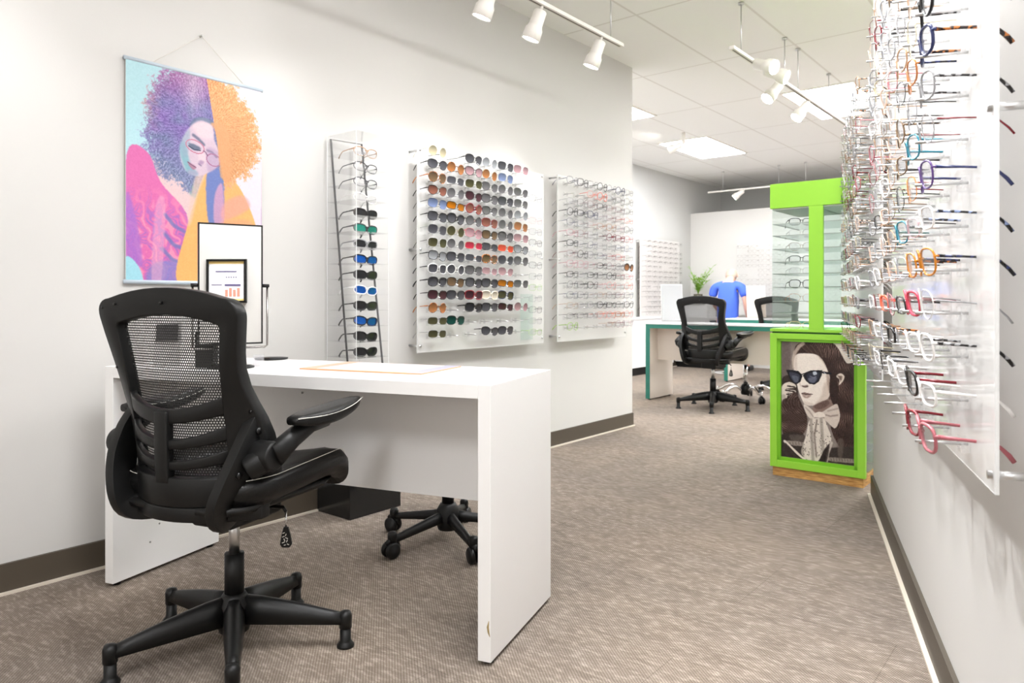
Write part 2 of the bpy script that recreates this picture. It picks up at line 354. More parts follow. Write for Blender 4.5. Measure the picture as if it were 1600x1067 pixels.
# ------------------------------------------------------------------ light tracks
HEAD = None
def head_parts(root, lit=True):
    MB().tube([(0, 0, 0.0), (0, 0, -0.03)], 0.008, 8).build('stem', TRACK, root)
    sh = MB(); sh.lathe([(0.028, -0.022), (0.034, -0.028), (0.035, -0.095), (0.038, -0.107), (0.045, -0.118), (0.047, -0.172), (0.044, -0.173), (0.042, -0.167), (0.0, -0.152)])
    sh.build('shade', TRACK, root)
    MB().lathe([(0.041, -0.168), (0.03, -0.1685), (0.0, -0.169)], n=20).build('lamp', BULB, root)
def spot(loc, target, label, energy=1.0, group='track spotlights', cat='spotlight'):
    global HEAD
    d = (Vector(target) - Vector(loc)).normalized()
    if HEAD is None:
        HEAD = thing('track_spotlight', label, cat, loc, 0, group); head_parts(HEAD); o = HEAD
    else:
        o = copy_tree(HEAD); o.location = loc; tag(o, label, cat, group)
    q = d.to_track_quat('-Z', 'Y'); o.rotation_euler = q.to_euler()
    l = bpy.data.lights.new('spot_beam', 'SPOT'); l.energy = SPOT_W * energy; l.spot_size = math.radians(85); l.spot_blend = 0.9; l.shadow_soft_size = 0.05
    l.color = (0.96, 0.98, 1.0)
    lo = bpy.data.objects.new('spot_beam', l); C.objects.link(lo); lo.location = Vector(loc) + d * 0.2; lo.rotation_euler = q.to_euler()
    return o
def track(name, a, b, rods, label):
    o = thing(name, label, 'light track', a, 0, 'ceiling light tracks'); v = b - a
    ang = math.atan2(v.y, v.x); o.rotation_euler = (0, 0, ang); L = v.length
    MB().bb((0, -0.017, 0), (L, 0.017, 0.02)).build('rail', TRACK, o, bevel=0.002)
    MB().bb((0.02, -0.005, -0.0015), (L - 0.02, 0.005, 0.0)).build('slot', SLOT, o)
    for r in rods:
        t = MB(); t.cyl((r, 0, 0.02), (r, 0, CEIL - a.z), 0.0035, n=8); rd = t.build('rod', STEEL, o)
        MB().cyl((r, 0, CEIL - a.z - 0.012), (r, 0, CEIL - a.z), 0.018, n=12).build('ceiling_plate', STEEL, rd)
    return o
TZ = 2.45
track('light_track', R(-6.0, .652, TZ), R(-1.27, .652, TZ), [0.8, 2.9, 4.61], 'white light track hanging along the left wall')
for s_, lb in ((-1.487, 'white track spotlight nearest the end of the left wall'), (-2.046, 'lit white track spotlight, middle of the three over the left wall'),
               (-2.42, 'track spotlight nearest the top edge over the left wall')):
    spot(R(s_, .652, TZ), R(s_ - .12, 0.30, 1.5), lb, 1.7)
for s_ in (-3.2, -4.3):
    spot(R(s_, .652, TZ), R(s_, 0.0, 1.2), 'track spotlight beyond the top of the frame', 0.8)
track('light_track', R(-.837, 1.14, TZ), R(1.6, 1.14, TZ), [0.147, 0.92, 1.2, 1.95], 'white light track hanging in mid room before the green display')
for s_, tgt, lb, en in ((-.50, R(-.9, 2.4, 1.9), 'pale spotlight at the near end of the middle light track', .7), (-.34, R(-.2, 3, 1.5), 'pale spotlight second from the near end of the middle light track', .5),
                    (.02, R(-1.0, 0.5, 1.2), 'glowing spotlight at the centre of the middle light track', .8), (.62, R(-.3, 0.4, 1.0), 'glowing spotlight toward the far end of the middle light track', .8)):
    spot(R(s_, 1.14, TZ), tgt, lb, en)
track('light_track', R(-6.5, 1.55, TZ), R(-2.15, 1.55, TZ), [1.0, 3.8], 'light track above the top of the picture on the right')
spot(R(-2.28, 1.55, TZ), Q(-1.6, 0.1, 1.3) , 'glowing spotlight at the top edge of the picture, right of centre', 7)
spot(R(-3.3, 1.55, TZ), Q(-2.6, 0.1, 1.1), 'spotlight over the near eyeglasses board', 8.0)
track('light_track', R(4.877, -1.55, 2.485), R(4.877, 2.4, 2.485), [0.22, 1.0, 1.35], 'white light track in front of the far partition')
spot(R(4.877, -1.02, 2.485), R(4.6, -1.6, 2.0), 'tilted white spotlight on the far track, left one', .5)
spot(R(4.877, -.62, 2.485), R(4.95, -.62, 1.0), 'upright white spotlight on the far track, beside the green display', .5)
spot(R(4.877, 1.2, 2.485), R(5.3, 1.2, 1.2), 'spotlight on the far track behind the green display', .6)
hs = D(1068, 232, 7.9); hs.z = CEIL - 0.12
spot(hs, R(2.0, -2.0, 2.2), 'small glowing spotlight under the ceiling near the grey wall', .6)
st = MB().cyl((0, 0, 0), (0, 0, 0.12), 0.02, n=12).build('ceiling_canopy', TRACK); st.location = hs; tag(st, 'white ceiling mount of the small glowing spotlight near grey wall', 'lamp mount')

# ------------------------------------------------------------------ white desk
def desk(name, label, loc, rz, w, dep, h, th, mod_y, mod_z, m, edge=None, group=None):
    o = thing(name, label, 'desk', loc, rz, group)
    f = 0.012
    MB().bb((th, 0, h - th), (w - th, dep, h)).build('desktop', m, o, bevel=0.0012)
    for x in (0, w - th):
        lg = MB().bb((x, 0, f), (x + th, dep, h)).build('side_panel', m, o, bevel=0.0012)
        for y in (0.03, dep - 0.03): MB().cyl((x + th / 2, y, 0), (x + th / 2, y, f), 0.013, n=10).build('foot', BLK, lg)
    MB().bb((th, mod_y, mod_z), (w - th, mod_y + 0.018, h - th)).build('modesty_panel', m, o)
    if edge:
        e_ = MB(); e_.bb((0, -0.003, h - th), (w, 0.0, h - 0.006)); e_.bb((0, -0.003, f), (th, 0, h - th)); e_.bb((w - th, -0.003, f), (w, 0, h - th)); e_.build('edge_band', edge, o)
        MB().bb((-0.002, 0, f), (0, dep, h - .006)).build('side_skin', edge, o)
        MB().bb((-0.01, -0.006, h - 0.006), (w, dep, h + .006)).build('white_top', WHITE, o)
    return o
DX0, DX1, DY0, DY1 = -2.242, -0.800, 1.778, 2.255
dk = desk('reception_desk', 'large white panel-sided desk in the foreground', (DX0, DY0, 0), 0, DX1 - DX0, DY1 - DY0, 0.75, 0.038, 0.262, 0.36, WHITE)
b = MB(); b.tube([(0, 0, -.022), (-.004, 0, -.01), (-.006, 0, .003), (-.003, 0, .02)], [.001, .003, .0035, .001], 6)
b.build('edge_chip', mat('chipped_particleboard', lin(150, 130, 90), .9), dk, loc=(1.4395, 0.0005, .103))
for x, z in ((.62, .66),): MB().cyl((x, .259, z), (x, .262, z), .004, n=10).build('screw_cap', mat('screw_grey', lin(150, 148, 145), .5), dk)
for y, z in ((.15, .11), (.19, .165), (.30, .23)): MB().cyl((.038, y, z), (.0395, y, z), .0035, n=8).build('screw_cap', MATS['screw_grey'], dk)

# desk pad
pdm = MB(); L0 = G(470, 576, .752); L1 = G(657, 585, .752)
pad = thing('desk_pad', 'flat printed desk pad lying on the white desk', 'desk pad', (-1.56, 1.945, 0.7505), 0)
MB().bb((0, 0, 0), (.455, .27, .0035)).build('board', mat('pad_orange_edge', lin(214, 160, 118), .4), pad, bevel=.001)
MB().bb((.06, .012, .0035), (.40, .258, .0042)).build('white_sheet', mat('pad_sheet', lin(232, 232, 240), .3), pad)
b = MB(); b.bb((.002, .002, .0035), (.06, .268, .0041)); b.build('orange_margin', mat('pad_coral', lin(222, 176, 150), .35), pad)
b = MB(); b.bb((.40, .002, .0035), (.453, .268, .0041)); b.build('lavender_margin', mat('pad_lav', lin(176, 176, 196), .35), pad)
b = MB(); b.prism([(.02, 0), (.09, 0), (.13, .0005), (.06, .0005)], .19, .26); b.v = [(x, y, z + .0036) for x, y, z in b.v]; b.build('green_shape', mat('pad_green', lin(170, 190, 178), .35), pad)

# ------------------------------------------------------------------ task chair
def star_base(root, rot, R_=0.31, glide=True, m=None, hub=.155, arm_m=None, rise=False):
    m = m or BLK
    h = MB(); h.lathe([(.0, .05), (.040, .052), (.046, .07), (.046, .13), (.034, .15), (.030, .157), (0, .158)], n=20)
    bs = h.build('base_hub', m, root); bs.rotation_euler = (0, 0, rot)
    for k in range(5):
        a = 2 * PI * k / 5; lg = MB(); n_ = 7
        A, B = [], []
        secs = []
        for i in range(n_):
            t = i / (n_ - 1); r = .03 + (R_ - .03) * t
            if rise: zt = .095 + .06 * math.sin(PI * min(1, t * 1.15) * .95) - .01 * t; zb = zt - .022; w = .012
            else: zt = .150 - .058 * t ** 1.3; zb = .075 + .0 * t - .004 * math.sin(PI * t) + .0; w = .030 - .015 * t
            if not rise: zb = .078 - .012 * t + .0
            if not rise and not glide: zt = .128 - .050 * t; zb = zt - .040 + .018 * t; w = .019 - .006 * t
            secs.append((r, w, zb, zt))
        vs = []; fs = []
        prof = [(-1, 0), (-.92, .55), (-.45, .96), (0, 1.0), (.45, .96), (.92, .55), (1, 0)]
        for (r, w, zb, zt) in secs:
            for (u, v) in prof: vs.append((r, u * w, zb + (zt - zb) * v))
        q = len(prof)
        for i in range(n_ - 1):
            for j in range(q):
                l = (j + 1) % q; fs.append((i * q + j, i * q + l, (i + 1) * q + l, (i + 1) * q + j))
        fs.append(tuple(range(q))); fs.append(tuple((n_ - 1) * q + j for j in range(q - 1, -1, -1)))
        lg.add(vs, fs, True)
        if rise: lg.lathe([(0, .055), (.011, .056), (.011, .11), (0, .112)], (R_, 0, 0), n=12)
        else: lg.lathe([(0, .052), (.018, .054), (.0185, .088), (.014, .098), (0, .101)], (R_, 0, 0), n=16)
        lo = lg.build('base_leg', m if not arm_m else arm_m, bs); lo.rotation_euler = (0, 0, a)
        if glide:
            g = MB(); g.lathe([(0, 0), (.0245, .0), (.0245, .006), (.018, .014), (.0155, .018), (.0155, .056), (0, .057)], (R_, 0, 0), n=16)
            g.build('glide', BLK, lo)
        else:
            g = MB()
            for sx in (-1, 1):
                Mx = Matrix.Translation((R_ + .006, sx * .015, .031)) @ Matrix.Rotation(PI / 2, 4, 'X')
                g.lathe([(0, -.010), (.025, -.010), (.031, -.005), (.031, .005), (.025, .010), (0, .010)], n=20, M=Mx)
            g.tube([(R_ - .024, 0, .034), (R_ - .014, 0, .056), (R_ + .006, 0, .064), (R_ + .026, 0, .052)], [.012, .014, .014, .010], 8, flat=1.3)
            g.build('caster', BLKS, lo)
    return bs

def tabl(t, z):
    z = max(t[0][0], min(t[-1][0], z))
    for (z0, k0), (z1, k1) in zip(t, t[1:]):
        if z0 <= z <= z1: return k0 + (k1 - k0) * (z - z0) / (z1 - z0)
HWT = [(.40, .235), (.58, .236), (.64, .234), (.70, .222), (.76, .209), (.82, .208), (.90, .226), (.96, .238), (1.02, .246)]
KST = [(.40, .13), (.50, .135), (.58, .132), (.67, .104), (.75, .062), (.82, .036), (.90, .020), (.98, .006), (1.02, .004)]
def ys(x, z):                                       # curved back surface of the chair
    return -.252 + tabl(KST, z) * (abs(x) / tabl(HWT, z)) ** 2 + .012 * max(0, (.60 - z)) / .2
def P(x, z, off=0): return (x, ys(x, z) + off, z)
TAG = tuple(D(447, 800, 2.02) - W(-.78, 2.06))
def make_chair(label, rot_base):
    o = thing('task_chair', label, 'office chair', (0, 0, 0), 0, 'black mesh-back task chairs')
    star_base(o, rot_base)
    MB().cyl((0, 0, .15), (0, 0, .268), .0265, n=20).build('column_sleeve', BLK, o)
    cc = MB(); cc.cyl((0, 0, .262), (0, 0, .385), .0145, n=20); cc.build('gas_column', STEEL, o)
    # underseat mechanism and pan
    mm = MB(); mm.bb((-.07, -.09, .36), (.07, .12, .43)); mm.build('mechanism', BLK, o, bevel=.012, seg=3)
    tx, ty, tz = TAG
    lv = MB(); lv.tube([(.05, ty, .40), (tx - .01, ty, tz + .012), (tx, ty, tz)], .005, 8); lvo = lv.build('tilt_lever', BLKS, o)
    MB().tube([(tx, ty, tz), (tx, ty, tz - .045)], .0026, 8).build('wire', CHR, lvo)
    Mp = Matrix.Translation((tx, ty, tz)) @ Matrix.Rotation(YAW, 4, 'Z')
    b = MB(); b.prism([(-.006, -.040), (.006, -.040), (.012, -.062), (.0165, -.088), (.010, -.097), (-.010, -.097), (-.0165, -.088), (-.012, -.062)], -.005, .005, M=Mp); b.build('paddle', BLKS, lvo, bevel=.002)
    b = MB()
    for i_, (x, z, w, h) in enumerate([(-.005, -.056, .006, .002), (.001, -.061, .002, .006), (-.006, -.066, .007, .002), (.003, -.070, .008, .002), (-.003, -.075, .002, .008), (.004, -.078, .002, .007), (-.006, -.082, .008, .002), (.007, -.087, .006, .002), (-.002, -.089, .005, .002)]):
        b.box((x, -.0053, z), (w, .0008, h), ry=.4 if i_ % 2 else -.4)
    b.v = [tuple(Mp @ Vector(v)) for v in b.v]; b.build('white_marks', STI, lvo)
    pan = MB(); secs = []
    for z, sx, y0, y1 in ((.425, .10, -.15, .10), (.432, .17, -.20, .17), (.444, .205, -.225, .20), (.460, .215, -.225, .215)):
        secs.append([(x, (y0 + y1) / 2 + y, z) for x, y in rr(2 * sx, y1 - y0, .06 if sx < .12 else .09, 6)])
    n = len(secs[0]); vs = [v for s_ in secs for v in s_]; fs = [tuple(range(n - 1, -1, -1)), tuple(range((len(secs) - 1) * n, len(secs) * n))]
    for i in range(len(secs) - 1):
        for j in range(n): l = (j + 1) % n; fs.append((i * n + j, i * n + l, (i + 1) * n + l, (i + 1) * n + j))
    pan.add(vs, fs, True); pan.build('seat_pan', BLK, o)
    # cushion: lofted rounded slab with waterfall front
    def zt(y, x): return .516 + .018 * (abs(x) / .24) ** 2 + (.016 * math.sin(PI * min(1, max(0, (y + .02) / .3)))) - (.0 if y < .17 else 2.6 * (y - .17) ** 1.5)
    def ring(sx, yb, yf, dz, top): 
        out = []
        for x, y in rr(2 * sx, yf - yb, .10, 8):
            Y = (yb + yf) / 2 + y; out.append((x, Y, (zt(Y, x) + dz) if top else max(.447, zt(Y, x) + dz)))
        return out
    cu = MB(); secs = [ring(.17, -.17, .20, -.075, False), ring(.225, -.195, .245, -.068, False), ring(.247, -.205, .262, -.040, True), ring(.247, -.205, .262, -.018, True), ring(.236, -.198, .250, -.002, True), ring(.20, -.20, .21, .006, True), ring(.12, -.12, .12, .004, True), ring(.05, -.05, .05, .0, True)]
    n = len(secs[0]); vs = [v for s_ in secs for v in s_]; fs = [tuple(range(n - 1, -1, -1)), tuple(range((len(secs) - 1) * n, len(secs) * n))]
    for i in range(len(secs) - 1):
        for j in range(n): l = (j + 1) % n; fs.append((i * n + j, i * n + l, (i + 1) * n + l, (i + 1) * n + j))
    cu.add(vs, fs, True); seat = cu.build('seat', LEA, o)
    stc = MB(); stc.tube([(x * 1.004, y, z + .002) for x, y, z in ring(.238, -.200, .253, -.003, True)], .0011, 5, closed=True); stc.build('stitching', STI, seat)
    # back frame
    def loop(tab, zt_, zb_, r, rb, n=7, arch=0.03):
        pts = []
        def hw(z): return tabl(tab, z)
        for k in range(n + 1):                         # top right corner
            a_ = PI / 2 * k / n; z = zt_ - r + r * math.sin(a_); pts.append((hw(z) - r + r * math.cos(a_), z))
        m_ = 9
        tl = (-(hw(zt_) - r), zt_)
        x0 = pts[-1][0]
        for k in range(1, m_): t = k / m_; pts.append((x0 + (tl[0] - x0) * t, zt_ + arch * (1 - (2 * t - 1) ** 2)))
        for k in range(n + 1):
            a_ = PI / 2 + PI / 2 * k / n; z = zt_ - r + r * math.sin(a_); pts.append((-(hw(z) - r) + r * math.cos(a_), z))
        zz = [zt_ - r - (zt_ - r - zb_ - rb) * k / 10 for k in range(1, 10)]
        pts += [(-hw(z), z) for z in zz]
        for k in range(n + 1):
            a_ = PI + PI / 2 * k / n; z = zb_ + rb + rb * math.sin(a_); pts.append((-(hw(z) - rb) + rb * math.cos(a_), z))
        x0 = pts[-1][0]
        for k in range(1, m_): t = k / m_; pts.append((x0 + (-2 * x0) * t, zb_))
        for k in range(n + 1):
            a_ = 3 * PI / 2 + PI / 2 * k / n; z = zb_ + rb + rb * math.sin(a_); pts.append((hw(z) - rb + rb * math.cos(a_), z))
        pts += [(hw(z), z) for z in reversed(zz)]
        return pts
    INT = [(.44, .158), (.60, .156), (.72, .154), (.82, .160), (.925, .176), (1.0, .180)]
    outer = loop(HWT, .982, .424, .050, .09, arch=.027)
    fr = MB(); fr.strip([P(x, z) for x, z in outer], [P(x, z, .006) for x, z in loop(INT, .920, .46, .02, .055, arch=.020)], (0, .036, 0), True)
    # cross ribs, centre spine and the lower shell
    def rib(z0, z1, w0, w1, bow=.03, hw=.160):
        xs = [-hw + 2 * hw * k / 14 for k in range(15)]
        A = [P(x, z0 + bow * (abs(x) / hw) ** 2, .004) for x in xs]; B = [P(x, z1 + bow * (abs(x) / hw) ** 2 + w1 * (abs(x) / hw) ** 2, .004) for x in xs]; A = [(a[0], a[1] + .004 * (abs(a[0]) > .14), a[2]) for a in A]; B = [(a[0], a[1] + .004 * (abs(a[0]) > .14), a[2]) for a in B]
        fr.strip(A, B, (0, .022, 0))
    rib(.668, .704, 0, .010, .026); rib(.604, .628, 0, .014, .024); rib(.552, .574, 0, .012, .020)
    zs = [.52 + (.70 - .52) * k / 8 for k in range(9)]
    fr.strip([P(-.021, z, -.003) for z in zs], [P(.021, z, -.003) for z in zs], (0, .026, 0))
    xs = [-.215 + .43 * k / 16 for k in range(17)]
    for za, zb in ((.422, .46), (.46, .535)):
        fr.strip([P(x, za + .0 * abs(x), .0) for x in xs], [P(x, zb, .0) for x in xs], (0, .03, 0))
    frm = fr.build('back_frame', BLK, o, bevel=.004, seg=2)
    for x, z in [(-.214, .958), (-.198, .80), (-.213, .68), (.212, .70), (-.165, .967), (0, .97)]:
        MB().cyl(P(x, z, -.001), P(x, z, .004), .004, n=10).build('screw_hole', BLKS, frm)
    # woven panel
    pm = MB(); nx, nz = 24, 24; vs = []; fs = []
    for j in range(nz + 1):
        z = .47 + (.955 - .47) * j / nz
        for i in range(nx + 1): x = (-.185 + .37 * i / nx); vs.append((x, ys(x, z) + .034, z))
    for j in range(nz):
        for i in range(nx): a_ = j * (nx + 1) + i; fs.append((a_, a_ + 1, a_ + nx + 2, a_ + nx + 1))
    pm.add(vs, fs, True); pm.build('mesh_panel', MESH, o)
    # arms
    for s_ in (-1, 1):
        br = MB(); path = [(.190, -.140, .672), (.192, -.164, .63), (.186, -.192, .575), (.170, -.212, .52), (.150, -.220, .47), (.135, -.200, .438), (.10, -.14, .428), (.07, -.09, .425)]
        wd = [.026, .034, .037, .037, .036, .036, .032, .03]
        ip = []; iw = []
        for i in range(len(path) - 1):
            p0, p1, p2, p3 = path[max(0, i - 1)], path[i], path[i + 1], path[min(len(path) - 1, i + 2)]
            for k in range(4):
                t = k / 4; ip.append(tuple(.5 * (2 * p1[j] + (p2[j] - p0[j]) * t + (2 * p0[j] - 5 * p1[j] + 4 * p2[j] - p3[j]) * t * t + (3 * p1[j] - p0[j] - 3 * p2[j] + p3[j]) * t ** 3) for j in range(3))); iw.append(wd[i] + (wd[i + 1] - wd[i]) * t)
        path = [(path[0][0], path[0][1] + .008, path[0][2] + .014)] + ip + [path[-1]]; wd = [.014] + iw + [wd[-1]]
        A = []; B = []
        for i, p in enumerate(path):
            q0 = Vector(path[max(0, i - 1)]); q1 = Vector(path[min(len(path) - 1, i + 1)]); t = (q1 - q0).normalized(); nn = t.cross(Vector((1, 0, 0))).normalized()
            A.append(Vector((s_ * p[0], p[1], p[2])) + nn * wd[i]); B.append(Vector((s_ * p[0], p[1], p[2])) - nn * wd[i])
        br.strip(A, B, (s_ * .028, 0, 0)); bro = br.build('arm_bracket', BLK, o, bevel=.006, seg=3)
        for (y, z) in ((-.152, .650), (-.205, .548)):
            MB().cyl((s_ * (.219 if z > .6 else .205), y, z), (s_ * (.226 if z > .6 else .212), y, z), .009, n=14).build('bolt', BLKS, bro)
        pv = MB(); pv.cyl((s_ * .210, -.150, .590), (s_ * .275, -.150, .590), .037, n=28); pv.tube([(s_ * .21, -.18, .56), (s_ * .25, -.15, .588)], [.034, .034], 12)
        po = pv.build('arm_pivot', BLK, o, bevel=.005)
        ar = MB(); ar.tube([(s_ * .270, -.150, .592), (s_ * .275, -.09, .625), (s_ * .282, -.03, .652), (s_ * .285, .03, .662)], [.031, .026, .024, .027], 12, flat=.9)
        ar.build('arm_post', BLK, o)
        pd = MB(); secs = []; NS = 12
        for i in range(NS + 1):
            t = i / NS; y = -.11 + .285 * t; w = .043 * (max(0.02, math.sin(PI * min(1, max(0.03, (t * 1.02)))) ) ** .35) * (1 - .12 * t); zc = .672 + .020 * t - .010 * math.sin(PI * t); h = .021 * (max(.05, math.sin(PI * min(.985, max(.03, t)))) ** .3)
            secs.append([(s_ * .292 + x, y, zc + z) for x, z in rr(2 * w, 2 * h, min(w, h) * .8, 4)])
        n = len(secs[0]); vs = [v for q in secs for v in q]; fs = [tuple(range(n)), tuple(range(NS * n, NS * n + n))]
        for i in range(NS):
            for j in range(n): l = (j + 1) % n; fs.append((i * n + j, i * n + l, (i + 1) * n + l, (i + 1) * n + j))
        pd.add(vs, fs, True); pdo = pd.build('armrest_pad', LEA, o)
        sm = MB(); pts = [(s_ * .292 + .0415 * (max(0.05, math.sin(PI * min(.97, max(.04, (i / 16)))) ** .35)) * (1 - .12 * i / 16), -.112 + .287 * i / 16, .679 + .020 * i / 16 - .010 * math.sin(PI * i / 16)) for i in range(17)]
        sm.tube(pts, .0012, 5); sm.build('stitching', STI, pdo)
    return o
chair = make_chair('black mesh-back task chair standing in front of the white desk', math.radians(24.5))
cl = W(-.78, 2.06); chair.location = cl
c2 = copy_tree(chair); p2 = W(1.80, 6.57); c2.location = p2; c2.rotation_euler = (0, 0, math.radians(-20))
tag(c2, 'black mesh-back task chair in front of the teal-edged desk', 'office chair', 'black mesh-back task chairs')
for ch in c2.children:
    if ch.name.startswith('base_hub'): ch.rotation_euler = (0, 0, math.radians(7))
c3 = copy_tree(chair); c3.location = R(2.72, .27); c3.rotation_euler = (0, 0, math.radians(-24))
tag(c3, 'black mesh-back chair partly hidden behind the green display and teal desk', 'office chair', 'black mesh-back task chairs')

# caster stool behind the white desk
sl = thing('swivel_stool', 'black five-star caster stool partly hidden behind the white desk', 'stool', W(-.259, 2.966), math.radians(30.3))
star_base(sl, 0, R_=.27, glide=False)
MB().cyl((0, 0, .15), (0, 0, .30), .024, n=18).build('column_sleeve', BLK, sl)
MB().cyl((0, 0, .30), (0, 0, .43), .014, n=18).build('gas_column', BLK, sl)
MB().lathe([(0, .43), (.17, .432), (.19, .45), (.19, .48), (.17, .50), (0, .505)], n=32).build('seat', LEA, sl)
# chrome stool under the teal desk
s2 = thing('chrome_stool', 'chrome five-legged stool tucked under the teal-edged desk', 'stool', W(2.27, 7.13), math.radians(15))
star_base(s2, 0, R_=.30, glide=False, m=BLKS, arm_m=CHR, rise=True)
MB().cyl((0, 0, .15), (0, 0, .34), .022, n=18).build('column_sleeve', CHR, s2)
MB().cyl((0, 0, .34), (0, 0, .46), .014, n=18).build('gas_column', CHR, s2)
MB().lathe([(0, .45), (.15, .452), (.18, .47), (.18, .50), (.16, .52), (0, .525)], n=32).build('seat', LEA, s2)

# ------------------------------------------------------------------ teal-edged desks
desk('service_desk', 'long white desk with teal edging behind the second task chair', R(1.36, -.625), -TH, 1.9, .48, .742, .045, .16, .385, CREAM, TEAL)
desk('service_desk', 'white teal-edged desk farther back, beside the person in blue', R(3.33, -.66), -TH, 2.2, .50, .742, .045, .30, .385, CREAM, TEAL)

# wall cabinet
cbn = thing('low_cabinet', 'low white cabinet with black plinth along the far grey wall', 'cabinet', R(2.0, -2.0), PI / 2 - TH)
MB().bb((0, -.2, .10), (2.3, 0, .72)).build('body', WHITE, cbn); MB().bb((0, -.18, 0), (2.3, 0, .10)).build('plinth', BLK, cbn); MB().bb((-.01, -.21, .72), (2.31, 0, .74)).build('top', WHITE, cbn)
bc = thing('back_cabinet', 'low white cabinet standing before the far partition', 'cabinet', R(4.75, -2.0), -TH)
MB().bb((0, 0, .08), (.72, .45, .70)).build('body', WHITE, bc); MB().bb((.02, .02, 0), (.70, .45, .08)).build('plinth', BLK, bc); MB().bb((-.01, -.01, .70), (.73, .45, .72)).build('top', WHITE, bc)

# ------------------------------------------------------------------ print rasteriser (flat artwork as colour on a fine grid)
class Art:
    def __init__(s, w, h): s.w, s.h = w, h; s.a = np.ones((h, w, 3)); s.yy, s.xx = np.mgrid[0:h, 0:w].astype(float); s.xx = (s.xx + .5) / w; s.yy = (s.yy + .5) / h; s.rg = np.random.default_rng(3)
    def mask(s, pts):
        m = np.zeros((s.h, s.w), bool); x, y = s.xx, s.yy; n = len(pts)
        for i in range(n):
            x0, y0 = pts[i]; x1, y1 = pts[(i + 1) % n]
            if y0 == y1: continue
            c = ((y0 > y) != (y1 > y)) & (x < (x1 - x0) * (y - y0) / (y1 - y0) + x0); m ^= c
        return m.astype(float)
    def blur(s, m, k):
        for _ in range(k):
            m = (m + np.roll(m, 1, 0) + np.roll(m, -1, 0) + np.roll(m, 1, 1) + np.roll(m, -1, 1)) / 5
        return m
    def smooth(s, pts, n=6):
        out = []; m = len(pts)
        for i in range(m):
            p0, p1, p2, p3 = pts[i - 1], pts[i], pts[(i + 1) % m], pts[(i + 2) % m]
            for k in range(n):
                t = k / n
                out.append(tuple(.5 * ((2 * p1[j]) + (-p0[j] + p2[j]) * t + (2 * p0[j] - 5 * p1[j] + 4 * p2[j] - p3[j]) * t * t + (-p0[j] + 3 * p1[j] - 3 * p2[j] + p3[j]) * t ** 3) for j in (0, 1)))
        return out
    def poly(s, pts, col, blur=1, op=1.0, sm=True, m=None):
        if m is None: m = s.mask(s.smooth(pts) if sm else pts)
        if blur: m = s.blur(m, blur)
        m = (m * op)[..., None]; s.a = s.a * (1 - m) + np.array(col) / 255. * m
    def ell(s, cx, cy, rx, ry, col, blur=1, op=1.0, rot=0):
        dx, dy = s.xx - cx, s.yy - cy; c_, s_ = math.cos(rot), math.sin(rot)
        m = (((dx * c_ + dy * s_) / rx) ** 2 + ((-dx * s_ + dy * c_) / ry) ** 2 < 1).astype(float); s.poly(None, col, blur, op, m=m)
    def noise(s, k):
        a = s.rg.random((s.h // k + 3, s.w // k + 3)); y = np.arange(s.h) / k; x = np.arange(s.w) / k; yi = y.astype(int); xi = x.astype(int); fy = (y - yi)[:, None]; fx = (x - xi)[None]
        return a[yi][:, xi] * (1 - fy) * (1 - fx) + a[yi + 1][:, xi] * fy * (1 - fx) + a[yi][:, xi + 1] * (1 - fy) * fx + a[yi + 1][:, xi + 1] * fy * fx
    def line(s, pts, wd, col, blur=0, op=1.0):
        m = np.zeros((s.h, s.w)); ar = s.h / s.w * 1.0
        for (x0, y0), (x1, y1) in zip(pts, pts[1:]):
            ax, ay = s.xx * s.w, s.yy * s.h; bx, by = x0 * s.w, y0 * s.h; vx, vy = x1 * s.w - bx, y1 * s.h - by
            t = np.clip(((ax - bx) * vx + (ay - by) * vy) / (vx * vx + vy * vy + 1e-9), 0, 1)
            d = np.hypot(ax - bx - t * vx, ay - by - t * vy); m = np.maximum(m, (d < wd).astype(float))
        s.poly(None, col, blur, op, m=m)
    def build(s, name, parent, W_, H_, y=-0.0, th=.002, rough=.35, ink=1.0):     # local XZ plane facing -Y
        h, w = s.h, s.w; vs = np.zeros(((h + 1) * (w + 1), 3)); gx, gz = np.meshgrid(np.linspace(0, W_, w + 1), np.linspace(H_, 0, h + 1))
        vs[:, 0] = gx.ravel(); vs[:, 2] = gz.ravel(); vs[:, 1] = y
        i = (np.arange(h)[:, None] * (w + 1) + np.arange(w)[None]).ravel(); q = np.stack([i, i + w + 1, i + w + 2, i + 1], 1)
        n0 = len(vs); cor = np.array([[0, y + th, 0], [W_, y + th, 0], [W_, y + th, H_], [0, y + th, H_]]); vs = np.vstack([vs, cor])
        me = bpy.data.meshes.new(name); tl_, tr, bl, br = 0, w, h * (w + 1), h * (w + 1) + w
        fs = q.tolist() + [[n0 + 3, n0 + 2, n0 + 1, n0], [bl, n0, n0 + 1, br], [tl_, tr, n0 + 2, n0 + 3], [tl_, n0 + 3, n0, bl], [tr, br, n0 + 1, n0 + 2]]
        me.from_pydata(vs.tolist(), [], fs); ca = me.color_attributes.new('print', 'FLOAT_COLOR', 'CORNER')
        cols = np.clip(s.a, 0, 1).reshape(-1, 3); L_ = np.where(cols <= .04045, cols / 12.92, ((cols + .055) / 1.055) ** 2.4)
        arr = np.ones((len(me.loops), 4)); arr[:h * w * 4, :3] = np.repeat(L_ * ink, 4, 0); ca.data.foreach_set('color', arr.astype(np.float32).ravel()); me.update()
        m = bpy.data.materials.new(name + '_ink'); m.use_nodes = True; at = m.node_tree.nodes.new('ShaderNodeAttribute'); at.attribute_name = 'print'
        bs = m.node_tree.nodes['Principled BSDF']; m.node_tree.links.new(at.outputs['Color'], bs.inputs['Base Color']); bs.inputs['Roughness'].default_value = rough
        me.materials.append(m); o = bpy.data.objects.new(name, me); C.objects.link(o); o.parent = parent; return o

